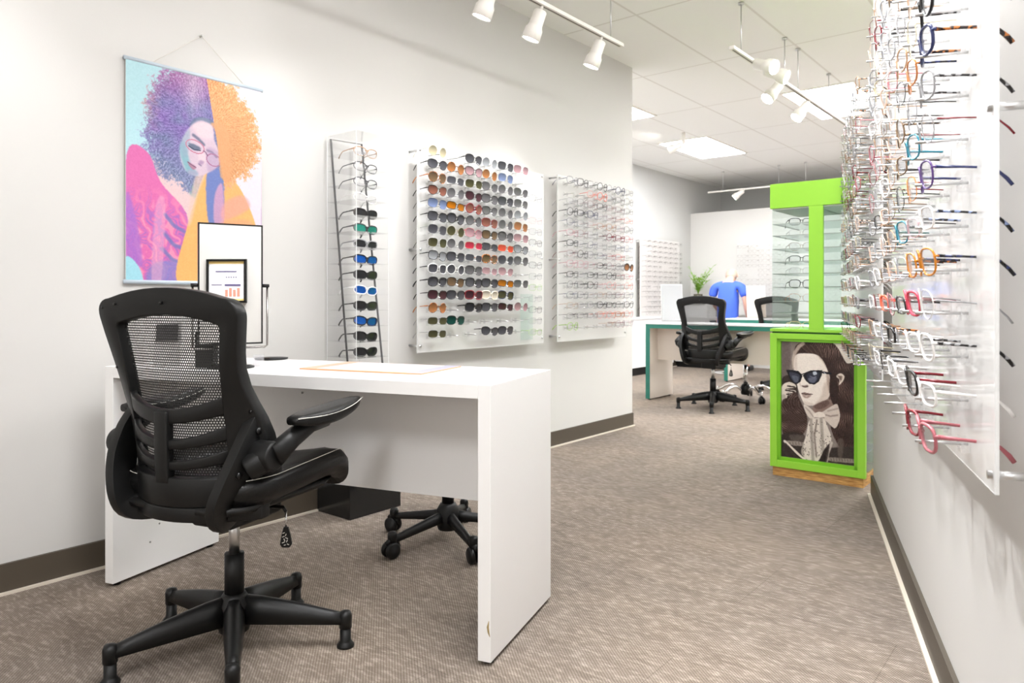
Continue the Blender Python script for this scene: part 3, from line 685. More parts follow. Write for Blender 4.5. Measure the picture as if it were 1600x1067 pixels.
# ------------------------------------------------------------------ hanging banner
def banner_art():
    A = Art(250, 370); q = lambda x, y: ((x - 20 - .024 * (y - 8)) / (632 - .008 * y), (y - (8 + (x - 20) * .21)) / (1057 - (8 + (x - 20) * .21)))
    T = lambda l: [q(x, y) for x, y in l]
    A.a[:] = np.array([184, 224, 232]) / 255.
    g = np.clip((A.xx - .55) * 3, 0, 1)[..., None]; A.a = A.a * (1 - g) + np.array([236, 224, 238]) / 255. * g
    n1, n2, n3, n4 = A.noise(2), A.noise(5), A.noise(11), A.noise(30)
    # shoulders behind the hair
    A.poly(T([(120, 470), (230, 440), (300, 500), (380, 560), (460, 540), (470, 640), (470, 800), (300, 800), (160, 560)]), (150, 182, 196), 4)
    A.poly(T([(130, 500), (210, 470), (270, 500), (330, 600), (330, 700), (300, 765), (190, 640)]), (228, 198, 200), 6)
    A.poly(T([(250, 480), (330, 550), (385, 560), (360, 650), (310, 640)]), (96, 148, 158), 8, .85)
    A.poly(T([(455, 560), (535, 590), (600, 700), (640, 800), (668, 900), (668, 1060), (465, 1060)]), (246, 178, 106), 1)
    # hair: a ragged mass of fine radial curls
    cx, cy = q(365, 335); ang = np.arctan2((A.yy - cy) * 1.45, A.xx - cx); rad = np.hypot((A.yy - cy) * 1.45, A.xx - cx)
    fr = np.sin(ang * 95 + n2 * 9 + rad * 20) * .5 + .5
    rim = .455 + .022 * np.sin(3 * ang + 1) + (n1 - .5) * .07 + (n2 - .5) * .06 + (n3 - .5) * .05
    m = np.clip((rim - rad) * 28, 0, 1) * np.clip((.59 + .04 * n2 - A.yy) * 30, 0, 1) * (1 - .35 * (n1 > .8) * (rad > .36))
    t = np.clip(n3 * .8 + n4 * .5 - .15, 0, 1)[..., None]
    base_ = np.array([134, 100, 178]) / 255. * t + np.array([112, 118, 162]) / 255. * (1 - t)
    low = np.clip((A.yy - .30) * 6, 0, 1)[..., None] * .7; base_ = base_ * (1 - low) + np.array([118, 136, 166]) / 255. * low
    top = np.clip((.16 - A.yy) * 8, 0, 1)[..., None] * .7; base_ = base_ * (1 - top) + np.array([176, 106, 156]) / 255. * top
    lo_ = np.clip((.24 - A.xx) * 7, 0, 1)[..., None] * np.clip(n2 + .1, 0, 1)[..., None] * np.clip((.34 - A.yy) * 6, 0, 1)[..., None]; base_ = base_ * (1 - lo_) + np.array([216, 160, 144]) / 255. * lo_
    pal = np.clip(1 - np.abs(A.xx - .46) * 9, 0, 1)[..., None] * np.clip((.24 - A.yy) * 7, 0, 1)[..., None] * .6; base_ = base_ * (1 - pal) + np.array([206, 188, 208]) / 255. * pal
    base_ += ((n1 - .5) * .16 + (fr - .5) * .10)[..., None]
    oc = np.array([232, 164, 108]) / 255. + ((n1 - .5) * .12 + (fr - .5) * .10)[..., None]
    br = (np.clip(1 - np.hypot(A.xx - .72, (A.yy - .30)) * 3.6, 0, 1) * (.45 + .55 * n3))[..., None] * .75; oc = oc * (1 - br) + np.array([194, 142, 100]) / 255. * br
    pk = np.clip((A.yy - .46) * 9, 0, 1)[..., None] * .7; oc = oc * (1 - pk) + np.array([240, 170, 150]) / 255. * pk
    xb = q(375, 90)[0] + (A.yy - q(375, 90)[1]) * .27
    base_ = np.where((A.xx > xb)[..., None], oc, base_)
    A.a = A.a * (1 - m[..., None]) + base_ * m[..., None]
    # pink jacket with painterly strokes
    A.poly(T([(35, 458), (120, 450), (180, 590), (305, 765), (260, 1060), (110, 1060), (95, 985), (42, 930)]), (220, 104, 170), 1)
    jm = A.mask(A.smooth(T([(35, 458), (120, 450), (180, 590), (305, 765), (260, 1060), (110, 1060), (95, 985), (42, 930)])))
    w_ = np.sin(A.xx * 46 - A.yy * 20 + n3 * 9 + n4 * 4) * .5 + .5
    for lo2, hi2, col, op in ((.72, .95, (150, 104, 196), .75), (.0, .14, (250, 160, 180), .7), (.45, .5, (246, 178, 160), .6)):
        mm = ((w_ > lo2) & (w_ < hi2)).astype(float) * jm * np.clip((A.yy - .55) * 6, 0, 1); A.poly(None, col, 1, op, m=mm)
    A.poly(T([(38, 640), (80, 760), (110, 960), (95, 985), (42, 930)]), (164, 104, 198), 5, .8)
    for a_ in ([(200, 740), (240, 790), (290, 820)], [(200, 830), (240, 880), (285, 900)], [(190, 900), (235, 950), (275, 965)]): A.line(T(a_), 3.2, (104, 112, 178), 2, .8)
    A.poly(T([(135, 1000), (180, 960), (275, 970), (262, 1060), (140, 1060)]), (120, 128, 196), 6, .7)
    A.poly(T([(160, 700), (200, 690), (190, 1060), (150, 1060)]), (228, 168, 196), 3, .55)
    A.poly(T([(44, 940), (95, 985), (112, 1060), (46, 1060)]), (160, 216, 230), 1)
    A.poly(T([(372, 545), (395, 560), (400, 760), (470, 760), (470, 1060), (262, 1060), (300, 790)]), (246, 180, 104), 1)
    A.poly(T([(330, 560), (378, 540), (345, 640), (318, 770), (300, 770)]), (232, 196, 178), 5, .7)
    A.poly(T([(385, 540), (455, 540), (470, 770), (400, 780)]), (106, 124, 186), 3); A.poly(T([(425, 640), (460, 590), (470, 770), (425, 770)]), (218, 158, 188), 3, .8)
    A.poly(T([(470, 680), (560, 640), (600, 700), (470, 760)]), (236, 160, 150), 9, .7); A.poly(T([(470, 760), (600, 760), (620, 820), (470, 800)]), (240, 160, 130), 8, .5)
    # face looking down
    A.poly(T([(296, 330), (340, 280), (400, 296), (418, 380), (438, 430), (440, 495), (395, 535), (340, 553), (285, 525), (260, 460), (268, 390)]), (214, 190, 206), 2)
    A.poly(T([(256, 430), (275, 390), (292, 440), (310, 500), (345, 548), (290, 532)]), (128, 178, 190), 7, .95); A.poly(T([(260, 400), (300, 330), (300, 420), (280, 470)]), (150, 170, 190), 7, .7)
    A.poly(T([(320, 305), (395, 300), (412, 370), (360, 372), (325, 340)]), (234, 206, 214), 7, .9); A.poly(T([(345, 440), (375, 450), (380, 490), (350, 490)]), (232, 206, 214), 4, .8)
    A.poly(T([(300, 525), (345, 535), (330, 552), (300, 545)]), (168, 160, 190), 5, .7); A.poly(T([(385, 420), (440, 440), (440, 500), (390, 530)]), (176, 150, 186), 8, .55)
    A.poly(T([(296, 320), (330, 275), (400, 285), (412, 310), (350, 290)]), (92, 112, 140), 4, .8)
    A.line(T([(318, 360), (340, 376), (368, 404)]), 2.6, (96, 100, 128), 2, .85); A.line(T([(385, 430), (410, 440), (430, 462)]), 2.0, (110, 96, 128), 2, .6)
    A.poly(T([(298, 400), (325, 404), (355, 422), (338, 432), (310, 424)]), (84, 98, 124), 2, .9); A.line(T([(298, 412), (325, 430), (352, 432)]), 1.0, (40, 56, 84), 0, .9)
    def lensr(cx_, cy_, rx, ry, rot, col, w): 
        pts = [(cx_ + rx * math.cos(u) * math.cos(rot) - ry * math.sin(u) * math.sin(rot), cy_ + rx * math.cos(u) * math.sin(rot) + ry * math.sin(u) * math.cos(rot)) for u in np.linspace(0, 2 * PI, 26)]; A.line(T(pts), w, col, 0)
    lensr(328, 414, 46, 27, .5, (196, 122, 146), 1.0); lensr(416, 476, 36, 26, .55, (170, 110, 146), 1.0); A.line(T([(368, 434), (378, 440), (386, 456)]), 1.0, (120, 84, 116), 0)
    A.poly(T([(352, 478), (372, 486), (360, 500), (345, 494)]), (160, 130, 168), 2, .7); A.line(T([(345, 496), (358, 504)]), .9, (96, 84, 120), 1, .8)
    A.poly(T([(295, 486), (312, 494), (334, 512), (322, 524), (304, 508)]), (170, 110, 136), 1, .85); A.line(T([(296, 488), (314, 502), (334, 513)]), .8, (110, 70, 100), 0, .9)
    A.poly(T([(400, 300), (425, 350), (445, 500), (455, 560), (500, 560), (480, 330)]), (224, 160, 110), 3, .85)
    A.a += ((n1 - .5) * .03)[..., None]
    return A
BW, BH = .565, .835
bn = thing('hanging_banner', 'colourful fabric banner of a curly-haired person in glasses on the left wall', 'banner', R(-3.787, .016, 1.045), PI / 2 - TH)
banner_art().build('printed_cloth', bn, BW, BH, rough=.6, ink=.72)
for z in (BH, 0): MB().cyl((-.006, .004, z), (BW + .006, .004, z), .008, n=12).build('hanging_rod', mat('banner_rail', lin(178, 190, 200), .35), bn)
b = MB(); b.tube([(.1, .004, BH + .006), (.297, .004, .998), (BW - .08, .004, BH + .006)], .0011, 5); b.build('string', mat('string', lin(225, 220, 212), .8), bn)
MB().cyl((.297, .0, .998), (.297, .016, .998), .004, n=10).build('nail', STEEL, bn)

# ------------------------------------------------------------------ tilting mirror on the desk
mth = math.radians(58)
mu_c = (math.sin(mth), math.cos(mth)); mL = W(-1.028, 2.40); mR = W(-1.028 + .2054 * mu_c[0], 2.40 + .2054 * mu_c[1])
mdir = (mR - mL).normalized(); mang = math.atan2(mdir.y, mdir.x); mc = (mL + mR) / 2
mr_ = thing('table_mirror', 'black-framed tilting mirror on a chrome stand on the white desk', 'mirror', (mc.x, mc.y, .75), mang)
mw, z0, z1 = .1027, .078, .481
fb = MB()
for a_, b_ in (((-mw, z0), (mw, z0 + .005)), ((-mw, z1 - .005), (mw, z1)), ((-mw, z0), (-mw + .004, z1)), ((mw - .004, z0), (mw, z1))): fb.bb((a_[0], -.006, a_[1]), (b_[0], .006, b_[1]))
fb.build('frame', BLKS, mr_)
MB().bb((-mw + .004, -.002, z0 + .005), (mw - .004, .002, z1 - .005)).build('mirror_glass', mat('mirror_silver', (.9, .9, .89), .01, 1.0), mr_)
b = MB(); b.tube([(-mw - .016, 0, .275), (-mw - .016, 0, .072), (-mw - .008, 0, .066), (mw + .008, 0, .066), (mw + .016, 0, .072), (mw + .016, 0, .275)], .0035, 8); b.build('yoke', mat('dark_chrome', (.22, .21, .20), .25, 1.0), mr_)
for s_ in (-1, 1): MB().cyl((s_ * mw, 0, .275), (s_ * (mw + .022), 0, .275), .006, n=12).build('pivot_knob', BLKS, mr_)
b = MB().cyl((0, 0, .006), (0, 0, .066), .007, n=14); b.build('stem', CHR, mr_); MB().lathe([(0, 0), (.075, 0), (.075, .005), (.02, .008), (0, .009)], n=36).build('base', BLKS, mr_)
cube = MB().box((0, 0, .02), (.028, .028, .04), rz=.4); co_ = cube.build('glass_paperweight', clear('crystal', (.95, .95, .97), diff=.15)); co_.location = tuple(G(404, 572, .75)); tag(co_, 'little clear crystal block beside the table mirror base', 'ornament')
co2 = MB().lathe([(0, 0), (.06, 0), (.062, .006), (0, .008)], n=30).build('coaster', BLKS); co2.location = tuple(G(425, 562, .7505) + Vector((-.02, .02, 0))); tag(co2, 'flat black coaster behind the table mirror on the desk', 'coaster')
co3 = MB().lathe([(0, 0), (.05, 0), (.052, .006), (0, .008)], n=30).build('coaster', BLKS); co3.location = tuple(G(400, 573, .7505) + Vector((-.06, -.03, 0))); tag(co3, 'flat black coaster in front of the table mirror on desk', 'coaster')

# framed certificate on the right wall (beside the viewpoint, seen in the mirror)
mn = Vector((-mdir.y, mdir.x, 0))
if mn.dot(W(0, 0) - mc) < 0: mn = -mn
def reflect(px, py):
    v = (D(px, py, 1) - Vector((0, 0, HC))); O = Vector((0, 0, HC)); t = (mc - O).dot(mn) / v.dot(mn); h = O + v * t
    r = v - mn * 2 * v.dot(mn); s_ = (OR - h).dot(NR) / r.dot(NR); return h + r * s_
ca_, cb_, cc_ = reflect(324, 405), reflect(386, 405), reflect(355, 473)
tA, tB = (ca_ - OR).dot(UR), (cb_ - OR).dot(UR); zT = (ca_.z + cb_.z) / 2; zB = cc_.z; cw = abs(tB - tA); chh = zT - zB
fc = thing('framed_certificate', 'black-framed document seen reflected in the desk mirror', 'picture frame', Q(max(tA, tB), 0.0, zB), -PI / 2 - HR)
b = MB(); w_ = .014
for a_, b_ in (((0, 0), (cw, w_)), ((0, chh - w_), (cw, chh)), ((0, 0), (w_, chh)), ((cw - w_, 0), (cw, chh))): b.bb((a_[0], -.018, a_[1]), (b_[0], 0, b_[1]))
b.build('frame', BLKS, fc); MB().bb((w_, -.008, w_), (cw - w_, 0, chh - w_)).build('paper', mat('paper', lin(238, 238, 242), .6), fc)
b = MB(); b.bb((w_, -.009, chh - .03), (cw - w_, -.008, chh - w_)); b.bb((w_, -.009, w_), (cw - w_, -.008, .026)); b.build('yellow_border', mat('cert_yellow', lin(235, 205, 130), .6), fc)
b = MB(); b.bb((cw * .25, -.009, chh * .70), (cw * .78, -.008, chh * .73))
for k in range(5): b.bb((cw * (.25 + k * .06), -.009, chh * .57), (cw * (.28 + k * .06), -.008, chh * .60))
b.bb((cw * .15, -.009, chh * .38), (cw * .55, -.008, chh * .43)); b.bb((cw * .62, -.009, chh * .40), (cw * .88, -.008, chh * .42)); b.build('text_lines', mat('cert_ink', lin(92, 84, 120), .6), fc)
b = MB()
for k in range(4): b.bb((cw * (.17 + k * .10), -.009, chh * .14), (cw * (.24 + k * .10), -.008, chh * (.34 - .04 * (k % 2)))); 
b.build('chart', mat('cert_orange', lin(238, 140, 120), .6), fc)

# counter cards seen through the chair mesh
cdp = G(262, 572, .75); cd = thing('counter_card', 'small black and white photo card on the desk behind the chair mesh', 'display card', cdp, YAW + .15)
b = MB(); b.box((0, 0, .075), (.085, .006, .15), rx=-.15); b.build('card', mat('card_grey', lin(190, 188, 186), .5), cd)
b = MB(); b.box((0, -.005, .115), (.07, .003, .055), rx=-.15); b.box((-.01, .003, .04), (.06, .003, .05), rx=-.15); b.build('photo', mat('card_dark', lin(48, 44, 46), .5), cd)
cx_ = G(322, 574, .75); cs = thing('eyewear_case', 'black case with red top on the desk behind the chair mesh', 'case', cx_, YAW)
MB().bb((-.03, -.02, 0), (.03, .03, .12)).build('body', BLKS, cs, bevel=.004); MB().bb((-.03, -.02, .165), (.03, .02, .21)).build('red_header', mat('red_print', lin(170, 40, 48), .5), cs); MB().bb((-.004, .0, .12), (.004, .006, .165)).build('post', BLKS, cs)

# ------------------------------------------------------------------ eyewear
def outline(kind):
    W_, H_ = .0255, .0205; pts = []
    for k in range(18):
        a = 2 * PI * k / 18; c, s_ = math.cos(a), math.sin(a)
        if kind == 'round': x, z = .0235 * c, .0225 * s_
        elif kind == 'rect': x, z = .0265 * (abs(c) ** .62) * (1 if c > 0 else -1), .0165 * (abs(s_) ** .62) * (1 if s_ > 0 else -1)
        elif kind == 'square': x, z = .0260 * (abs(c) ** .7) * (1 if c > 0 else -1), .0205 * (abs(s_) ** .7) * (1 if s_ > 0 else -1); x *= 1 + .08 * s_
        elif kind == 'cat': x, z = .0268 * c, .0205 * s_; z += .007 * max(0, c) ** 2 * (1 if s_ > -.3 else .2); x *= 1 + .06 * s_
        elif kind == 'aviator': x, z = .0262 * (abs(c) ** .85) * (1 if c > 0 else -1), .0225 * s_; x *= 1 + .13 * s_; x -= .002 * (s_ < 0) * -s_
        elif kind == 'sport': x, z = .030 * (abs(c) ** .75) * (1 if c > 0 else -1), .0170 * (abs(s_) ** .8) * (1 if s_ > 0 else -1); z += .002 * c
        pts.append((x * 1.10, z * 1.13))
    return pts
GM = {}
def gmesh(kind, thick):
    key = (kind, thick)
    if key in GM: return GM[key]
    r = {'wire': .0009, 'mid': .0019, 'thick': .0031, 'clear': .0022}[thick]
    o = outline(kind); cxs = .0355; f = MB()
    yw = lambda x, z: 2.3 * x * x - .13 * z            # face wrap and forward tilt
    for s_ in (-1, 1):
        pts = [(s_ * (cxs + x), yw(cxs + x, z), z) for x, z in o]
        f.tube(pts, r, 6, closed=True)
        f.tube([(s_ * (cxs + .026), yw(cxs + .026, .008), .008), (s_ * .068, .0105, .009), (s_ * .0675, .014, .009)], r * 1.1, 6)
    f.tube([(-.0105, .001, .006), (-.004, -.001, .009), (.004, -.001, .009), (.0105, .001, .006)], r * 1.05, 6)
    fm = f.mesh('rims')
    L = []
    for s_ in (-1, 1):
        l = MB(); p = [(s_ * (cxs + x * .985), z * .985) for x, z in o]
        l.prism(p, -.0008, .0008); l.v = [(x, y + yw(abs(x), z), z) for x, y, z in l.v]; L.append(l.mesh('lens'))
    T = []
    for s_ in (-1, 1):
        t = MB(); rt = {'wire': .0014, 'mid': .0023, 'thick': .0031, 'clear': .0024}[thick]
        t.tube([(s_ * .0675, .012, .009), (s_ * .0672, .05, .0065), (s_ * .066, .093, .003), (s_ * .0655, .103, -.003), (s_ * .065, .116, -.016), (s_ * .0645, .124, -.027)],
               [rt * 1.5, rt, rt * 1.0, rt * 1.15, rt * 1.5, rt * 1.4], 6, flat=.5)
        T.append(t.mesh('temple'))
    GM[key] = (fm, L, T); return GM[key]
def mk(name, me, mt, parent, col):
    o = bpy.data.objects.new(name, me); C.objects.link(o); o.parent = parent
    o.data = me
    if not me.materials: me.materials.append(mt)
    o.material_slots[0].link = 'OBJECT'; o.material_slots[0].material = mt; o.color = (*col, 1); return o
NG = [0]
def eyewear(name, kind, thick, fcol, lcol, tcol, loc, rz, label, group, cat, tor=False, ttor=False, tilt=0, lenses=True, lmat=None, temples=True):
    g = thing(name, label, cat, loc, rz, group); g.rotation_euler = (tilt, rnd.uniform(.03, .10) if name != 'eyeglasses' else rnd.uniform(0, .05), rz); NG[0] += 1
    fm, L, T = gmesh(kind, thick); fmt = TOR if tor else FRM
    fr = mk('rims', fm, fmt, g, fcol)
    if lenses:
        for m_ in L: mk('lens', m_, lmat or LENS, g, lcol)
    if temples:
        for m_ in T: mk('temple', m_, TOR if ttor else FRM, g, tcol)
    return g
ORD = ['first', 'second', 'third', 'fourth', 'fifth', 'sixth', 'seventh', 'eighth', 'ninth', 'tenth', 'eleventh', 'twelfth', 'thirteenth', 'fourteenth', 'fifteenth', 'sixteenth']
PAL = {  # name: linear colour
    'grey': lin(92, 92, 98), 'dark grey': lin(58, 58, 62), 'pale grey': lin(170, 172, 176), 'amber': lin(178, 120, 74), 'pink': lin(196, 158, 164), 'gold': lin(200, 190, 160), 'blue': lin(130, 146, 184),
    'brown': lin(124, 100, 74), 'olive': lin(88, 86, 58), 'green': lin(20, 80, 70), 'plum': lin(84, 50, 58), 'red': lin(206, 60, 84), 'orange': lin(196, 120, 20), 'rose': lin(150, 96, 80), 'smoke': lin(120, 118, 120),
    'black': lin(20, 19, 20), 'clear': lin(236, 234, 232), 'silver': lin(150, 150, 152), 'cream': lin(232, 222, 208), 'tortoise': lin(180, 108, 50), 'navy': lin(38, 46, 90), 'purple': lin(84, 56, 120), 'teal': lin(40, 120, 140),
    'ivory': lin(238, 228, 210), 'coral': lin(232, 96, 66), 'burgundy': lin(120, 24, 36), 'light brown': lin(176, 140, 110), 'mirror blue': lin(40, 110, 214), 'mirror green': lin(60, 170, 150), 'white': lin(240, 240, 240), 'lime': lin(150, 190, 90), 'dusty rose': lin(170, 96, 104), 'peach': lin(238, 200, 176)}

ROD = MB().cyl((0, -.082, 0), (0, .0, 0), .0027, n=8); RODM = None
CLP = MB(); CLP.bb((-.020, -.014, -.012), (-.016, .0, .012)); CLP.bb((.016, -.014, -.012), (.020, .0, .012)); CLP.bb((-.020, -.014, -.002), (.020, -.011, .002))
def board(name, label, org, rz, w, z0, z1, cols, rows, off, standz, group, skip=()):
    """org: wall point at the board's left edge; local x along the wall, -y into the room"""
    global RODM
    o = thing(name, label, 'display board', org, rz, group)
    MB().bb((0, -off, z0), (w, -off + .005, z1)).build('acrylic_sheet', FROST, o)
    e_ = MB()
    for x in (0, w - .0015): e_.bb((x, -off - .0004, z0), (x + .0015, -off + .0054, z1))
    e_.bb((0, -off - .0004, z0), (w, -off + .0054, z0 + .0015)); e_.build('polished_edge', ACRE, o)
    for x in (.02, w - .02):
        for z in standz:
            MB().cyl((x, -off - .006, z), (x, 0, z), .0065, n=14).build('standoff', STEEL, o)
            C.objects[-1]
    if RODM is None: RODM = (ROD.mesh('peg'), CLP.mesh('clip')); RODM[0].materials.append(STEEL); RODM[1].materials.append(ACR)
    for c_ in cols:
        for r_ in rows:
            if (c_, r_) in skip: continue
            p = bpy.data.objects.new('peg', RODM[0]); C.objects.link(p); p.parent = o; p.location = (c_, -off, r_ - .014)
            q = bpy.data.objects.new('clip', RODM[1]); C.objects.link(q); q.parent = p
    return o
FRONT = .072

# --- sunglasses board
SB0, SBW = -2.36, 1.10; LWR = PI / 2 - TH
s_cols = [-2.278, -2.14, -1.995, -1.86, -1.718, -1.575]; s_rows = [1.747 - .0678 * i for i in range(15)]
board('sunglasses_board', 'clear acrylic board full of sunglasses on the left wall', R(SB0, 0), LWR, SBW, .70, 1.77, [c_ - SB0 for c_ in s_cols], s_rows, .08, (.735, 1.238, 1.755), 'wall display boards')
# code: lens / frame / thickness / shape per slot
SG = [
 ['gold gold wire round', None, 'grey black mid cat', 'pale_grey clear wire round', 'grey silver wire square', 'pink clear wire square'],
 ['grey black mid cat', 'amber tortoise mid round', 'pink black mid cat', 'amber gold wire round', 'blue silver wire square', None],
 ['brown tortoise mid aviator', 'grey silver wire rect', 'olive clear wire square', 'smoke black wire cat', 'smoke silver wire round', 'smoke silver wire cat'],
 ['rose black mid cat', 'smoke silver wire round', 'plum black mid cat', 'smoke black mid square', 'grey black mid square', 'smoke silver wire square'],
 ['blue black wire square', 'orange black mid rect', 'rose burgundy thick round', 'smoke black mid cat', 'smoke silver wire round', 'pale_grey clear wire round'],
 ['grey black mid square', 'grey black thick aviator', 'smoke black mid round', 'rose burgundy mid square', 'smoke silver wire round', 'amber gold wire square'],
 ['grey silver wire square', 'olive gold wire round', 'pink red wire square', 'brown black mid square', 'smoke black mid aviator', 'pink clear wire square'],
 ['olive clear wire square', 'smoke clear wire round', 'red gold wire rect', 'grey black mid rect', 'coral gold wire rect', 'pale_grey black mid cat'],
 ['pale_grey black mid square', 'grey black mid square', 'grey clear wire rect', 'brown tortoise thick square', 'grey silver wire aviator', 'smoke silver wire aviator'],
 ['grey clear mid square', 'grey clear mid round', 'smoke black mid square', 'pink clear wire rect', 'pink clear wire cat', None],
 ['grey black thick square', 'brown black mid square', 'grey black thick square', 'grey black thick square', 'orange black mid rect', 'smoke clear wire square'],
 ['plum black mid square', 'grey black mid square', 'plum burgundy thick square', 'ivory ivory thick square', 'olive navy mid square', None],
 ['amber tortoise mid round', None, 'dark_grey black thick square', 'grey black mid square', 'plum black mid rect', 'pink clear wire round'],
 ['olive silver wire rect', 'green black mid square', None, None, None, None],
 ['olive silver wire rect', None, None, 'grey black mid cat', 'grey black mid square', None]]
for i, row in enumerate(SG):
    for j, cd_ in enumerate(row):
        if not cd_: continue
        l_, f_, th_, sh_ = cd_.split(' '); l_ = l_.replace('_', ' ')
        eyewear('sunglasses', sh_, th_, PAL[f_], PAL[l_], PAL[f_] if f_ != 'clear' else PAL['black'], R(s_cols[j], .08 + FRONT, s_rows[i]), LWR + rnd.uniform(-.08, .02),
                f'{l_}-lens sunglasses with {f_} frame, {ORD[i]} row from top, slot {ORD[j]} from left', 'sunglasses on the wall board', 'sunglasses', tor=f_ == 'tortoise')
for i in range(2, 15):
    if i in (3, ): continue
    f_ = ['black', 'silver', 'silver', 'black', 'pink', 'silver', 'black', 'silver', 'black', 'silver', 'lime', 'silver', 'black', 'silver', 'lime'][i]
    eyewear('eyeglasses', 'rect', 'wire', PAL[f_], PAL['clear'], PAL[f_], R(-1.43, .08 + FRONT, s_rows[i] - .02), LWR,
            f'thin {f_} eyeglasses at the right edge of the sunglasses board, {ORD[i]} row down', 'eyeglasses beside the sunglasses', 'eyeglasses', lmat=LENSC)
gp_ = MB().bb((0, -.1, 0), (.12, -.097, .28)).build('acrylic_leaflet', GLS); gp_.location = R(-1.52, 0, .73); gp_.rotation_euler = (0, 0, LWR); tag(gp_, 'pale green clear plate at the lower right of the sunglasses board', 'plate')

# --- eyeglasses board on the left wall
EB0, EBW = -1.11, .88; e_cols = [-1.03 + .121 * i for i in range(7)]; e_rows = [1.752 - .0679 * i for i in range(15)]
board('eyeglasses_board', 'clear acrylic board of thin eyeglasses at the end of the left wall', R(EB0, 0), LWR, EBW, .70, 1.79, [c_ - EB0 for c_ in e_cols], e_rows, .08, (.735, 1.238, 1.775), 'wall display boards')
ecl = ['black', 'silver', 'burgundy', 'black', 'pink', 'navy', 'black', 'coral', 'silver', 'light brown', 'black']
EBC = {(8, 6): 'orange', (7, 5): 'coral', (9, 6): 'red', (10, 6): 'coral', (14, 0): 'lime', (14, 6): 'pink', (5, 6): 'red', (13, 3): 'coral', (13, 4): 'coral', (13, 5): 'tortoise', (8, 0): 'pink', (8, 1): 'pink', (6, 6): 'blue', (4, 3): 'tortoise'}
for i in range(15):
    for j in range(7):
        if (i, j) in ((1, 0), (1, 1), (14, 1), (14, 2), (14, 3)): continue
        f_ = EBC.get((i, j)) or rnd.choice(ecl); th_ = 'wire' if rnd.random() < .75 else 'mid'; sh_ = rnd.choice(['rect', 'rect', 'round', 'square', 'cat'])
        if (i, j) == (8, 6):
            eyewear('sunglasses', 'round', 'thick', PAL['black'], PAL['amber'], PAL['black'], R(e_cols[j], .08 + FRONT, e_rows[i]), LWR, 'orange-lens sunglasses among the thin eyeglasses at the board right edge', 'sunglasses on the wall board', 'sunglasses'); continue
        eyewear('eyeglasses', sh_, th_, PAL[f_], PAL['clear'], PAL[f_], R(e_cols[j], .08 + FRONT, e_rows[i]), LWR,
                f'{f_} eyeglasses on the left wall board, {ORD[i]} row from top, slot {ORD[j]} from left', 'eyeglasses on the left wall board', 'eyeglasses', lmat=LENSC)

# ------------------------------------------------------------------ sport sunglasses tower
tw = thing('sunglasses_tower', 'tall clear sunglasses tower on a black base against the left wall', 'display stand', R(-2.935, .018), LWR)
MB().bb((0, -.237, 0), (.30, 0, .26)).build('base', BLACKBOX, tw, bevel=.002)
tx0, tx1, ty0, ty1 = .045, .235, -.225, -.015
b = MB()
for a_, c_ in (((tx0, ty0), (tx0 + .003, ty1)), ((tx1 - .003, ty0), (tx1, ty1)), ((tx0, ty1 - .003), (tx1, ty1))): b.bb((a_[0], a_[1], .26), (c_[0], c_[1], 1.735))
b.bb((tx0, ty0, 1.735), (tx1, ty1, 1.738)); b.build('acrylic_case', ACRL, tw)
b = MB()
for x, y in ((tx0, ty0), (tx1, ty0), (tx0, ty1)): b.bb((x - .0012, y - .0012, .26), (x + .0012, y + .0012, 1.738))
b.build('case_edge', ACRE, tw)
def post(p0, p1):
    a_ = Vector(p0); c_ = Vector(p1); a2 = c_ + (a_ - c_) * ((.26 - c_.z) / (a_.z - c_.z)); b = MB(); b.tube([a2, c_], .0065, 4); b.build('leaning_post', BLKS if p1[0] < .1 else mat('grey_post', (.06, .06, .06), .4), tw)
post((.095, -.10, .689), (.073, -.004, 1.73)); post((.245, -.17, .68), (.235, -.03, 1.73))
b = MB(); b.tube([(.073, -.004, 1.73), (.235, -.03, 1.73)], .004, 4); b.build('top_bar', mat('grey_bar', lin(190, 188, 186), .4), tw)
SPT = [('clear', 'light brown'), ('clear', 'dark grey'), ('clear', 'dark grey'), ('clear', 'clear'), ('dark grey', 'black'), ('mirror green', 'dark grey'), ('dark grey', 'silver'), ('mirror blue', 'black'), ('dark grey', 'black'), ('mirror blue', 'white'), ('dark grey', 'black'), ('mirror blue', 'black'), ('dark grey', 'black'), ('dark grey', 'black')]
MIRL = objcol('mirrored_lens', .12, .75); DARKL = objcol('dark_lens', .12, 0)
for i in range(14):
    z = 1.677 - .0717 * i; l_, f_ = SPT[i]
    MB().bb((tx0, ty0, z - .034), (tx1, ty1, z - .032)).build('ledge', ACRL, tw)
    nm = {'mirror green': 'green mirrored', 'mirror blue': 'blue mirrored'}.get(l_, l_)
    eyewear('sport_sunglasses', 'sport', 'clear' if l_ == 'clear' else 'thick', PAL[f_], PAL[l_] if l_ != 'dark grey' else lin(34, 34, 36), PAL[f_], R(-2.765, .165, z - .012), LWR,
            f'{nm}-lens sport sunglasses with {f_} frame, {ORD[i]} from top in the clear tower', 'sport sunglasses in the tower', 'sunglasses', lmat=LENSC if l_ == 'clear' else (MIRL if 'mirror' in l_ else DARKL))

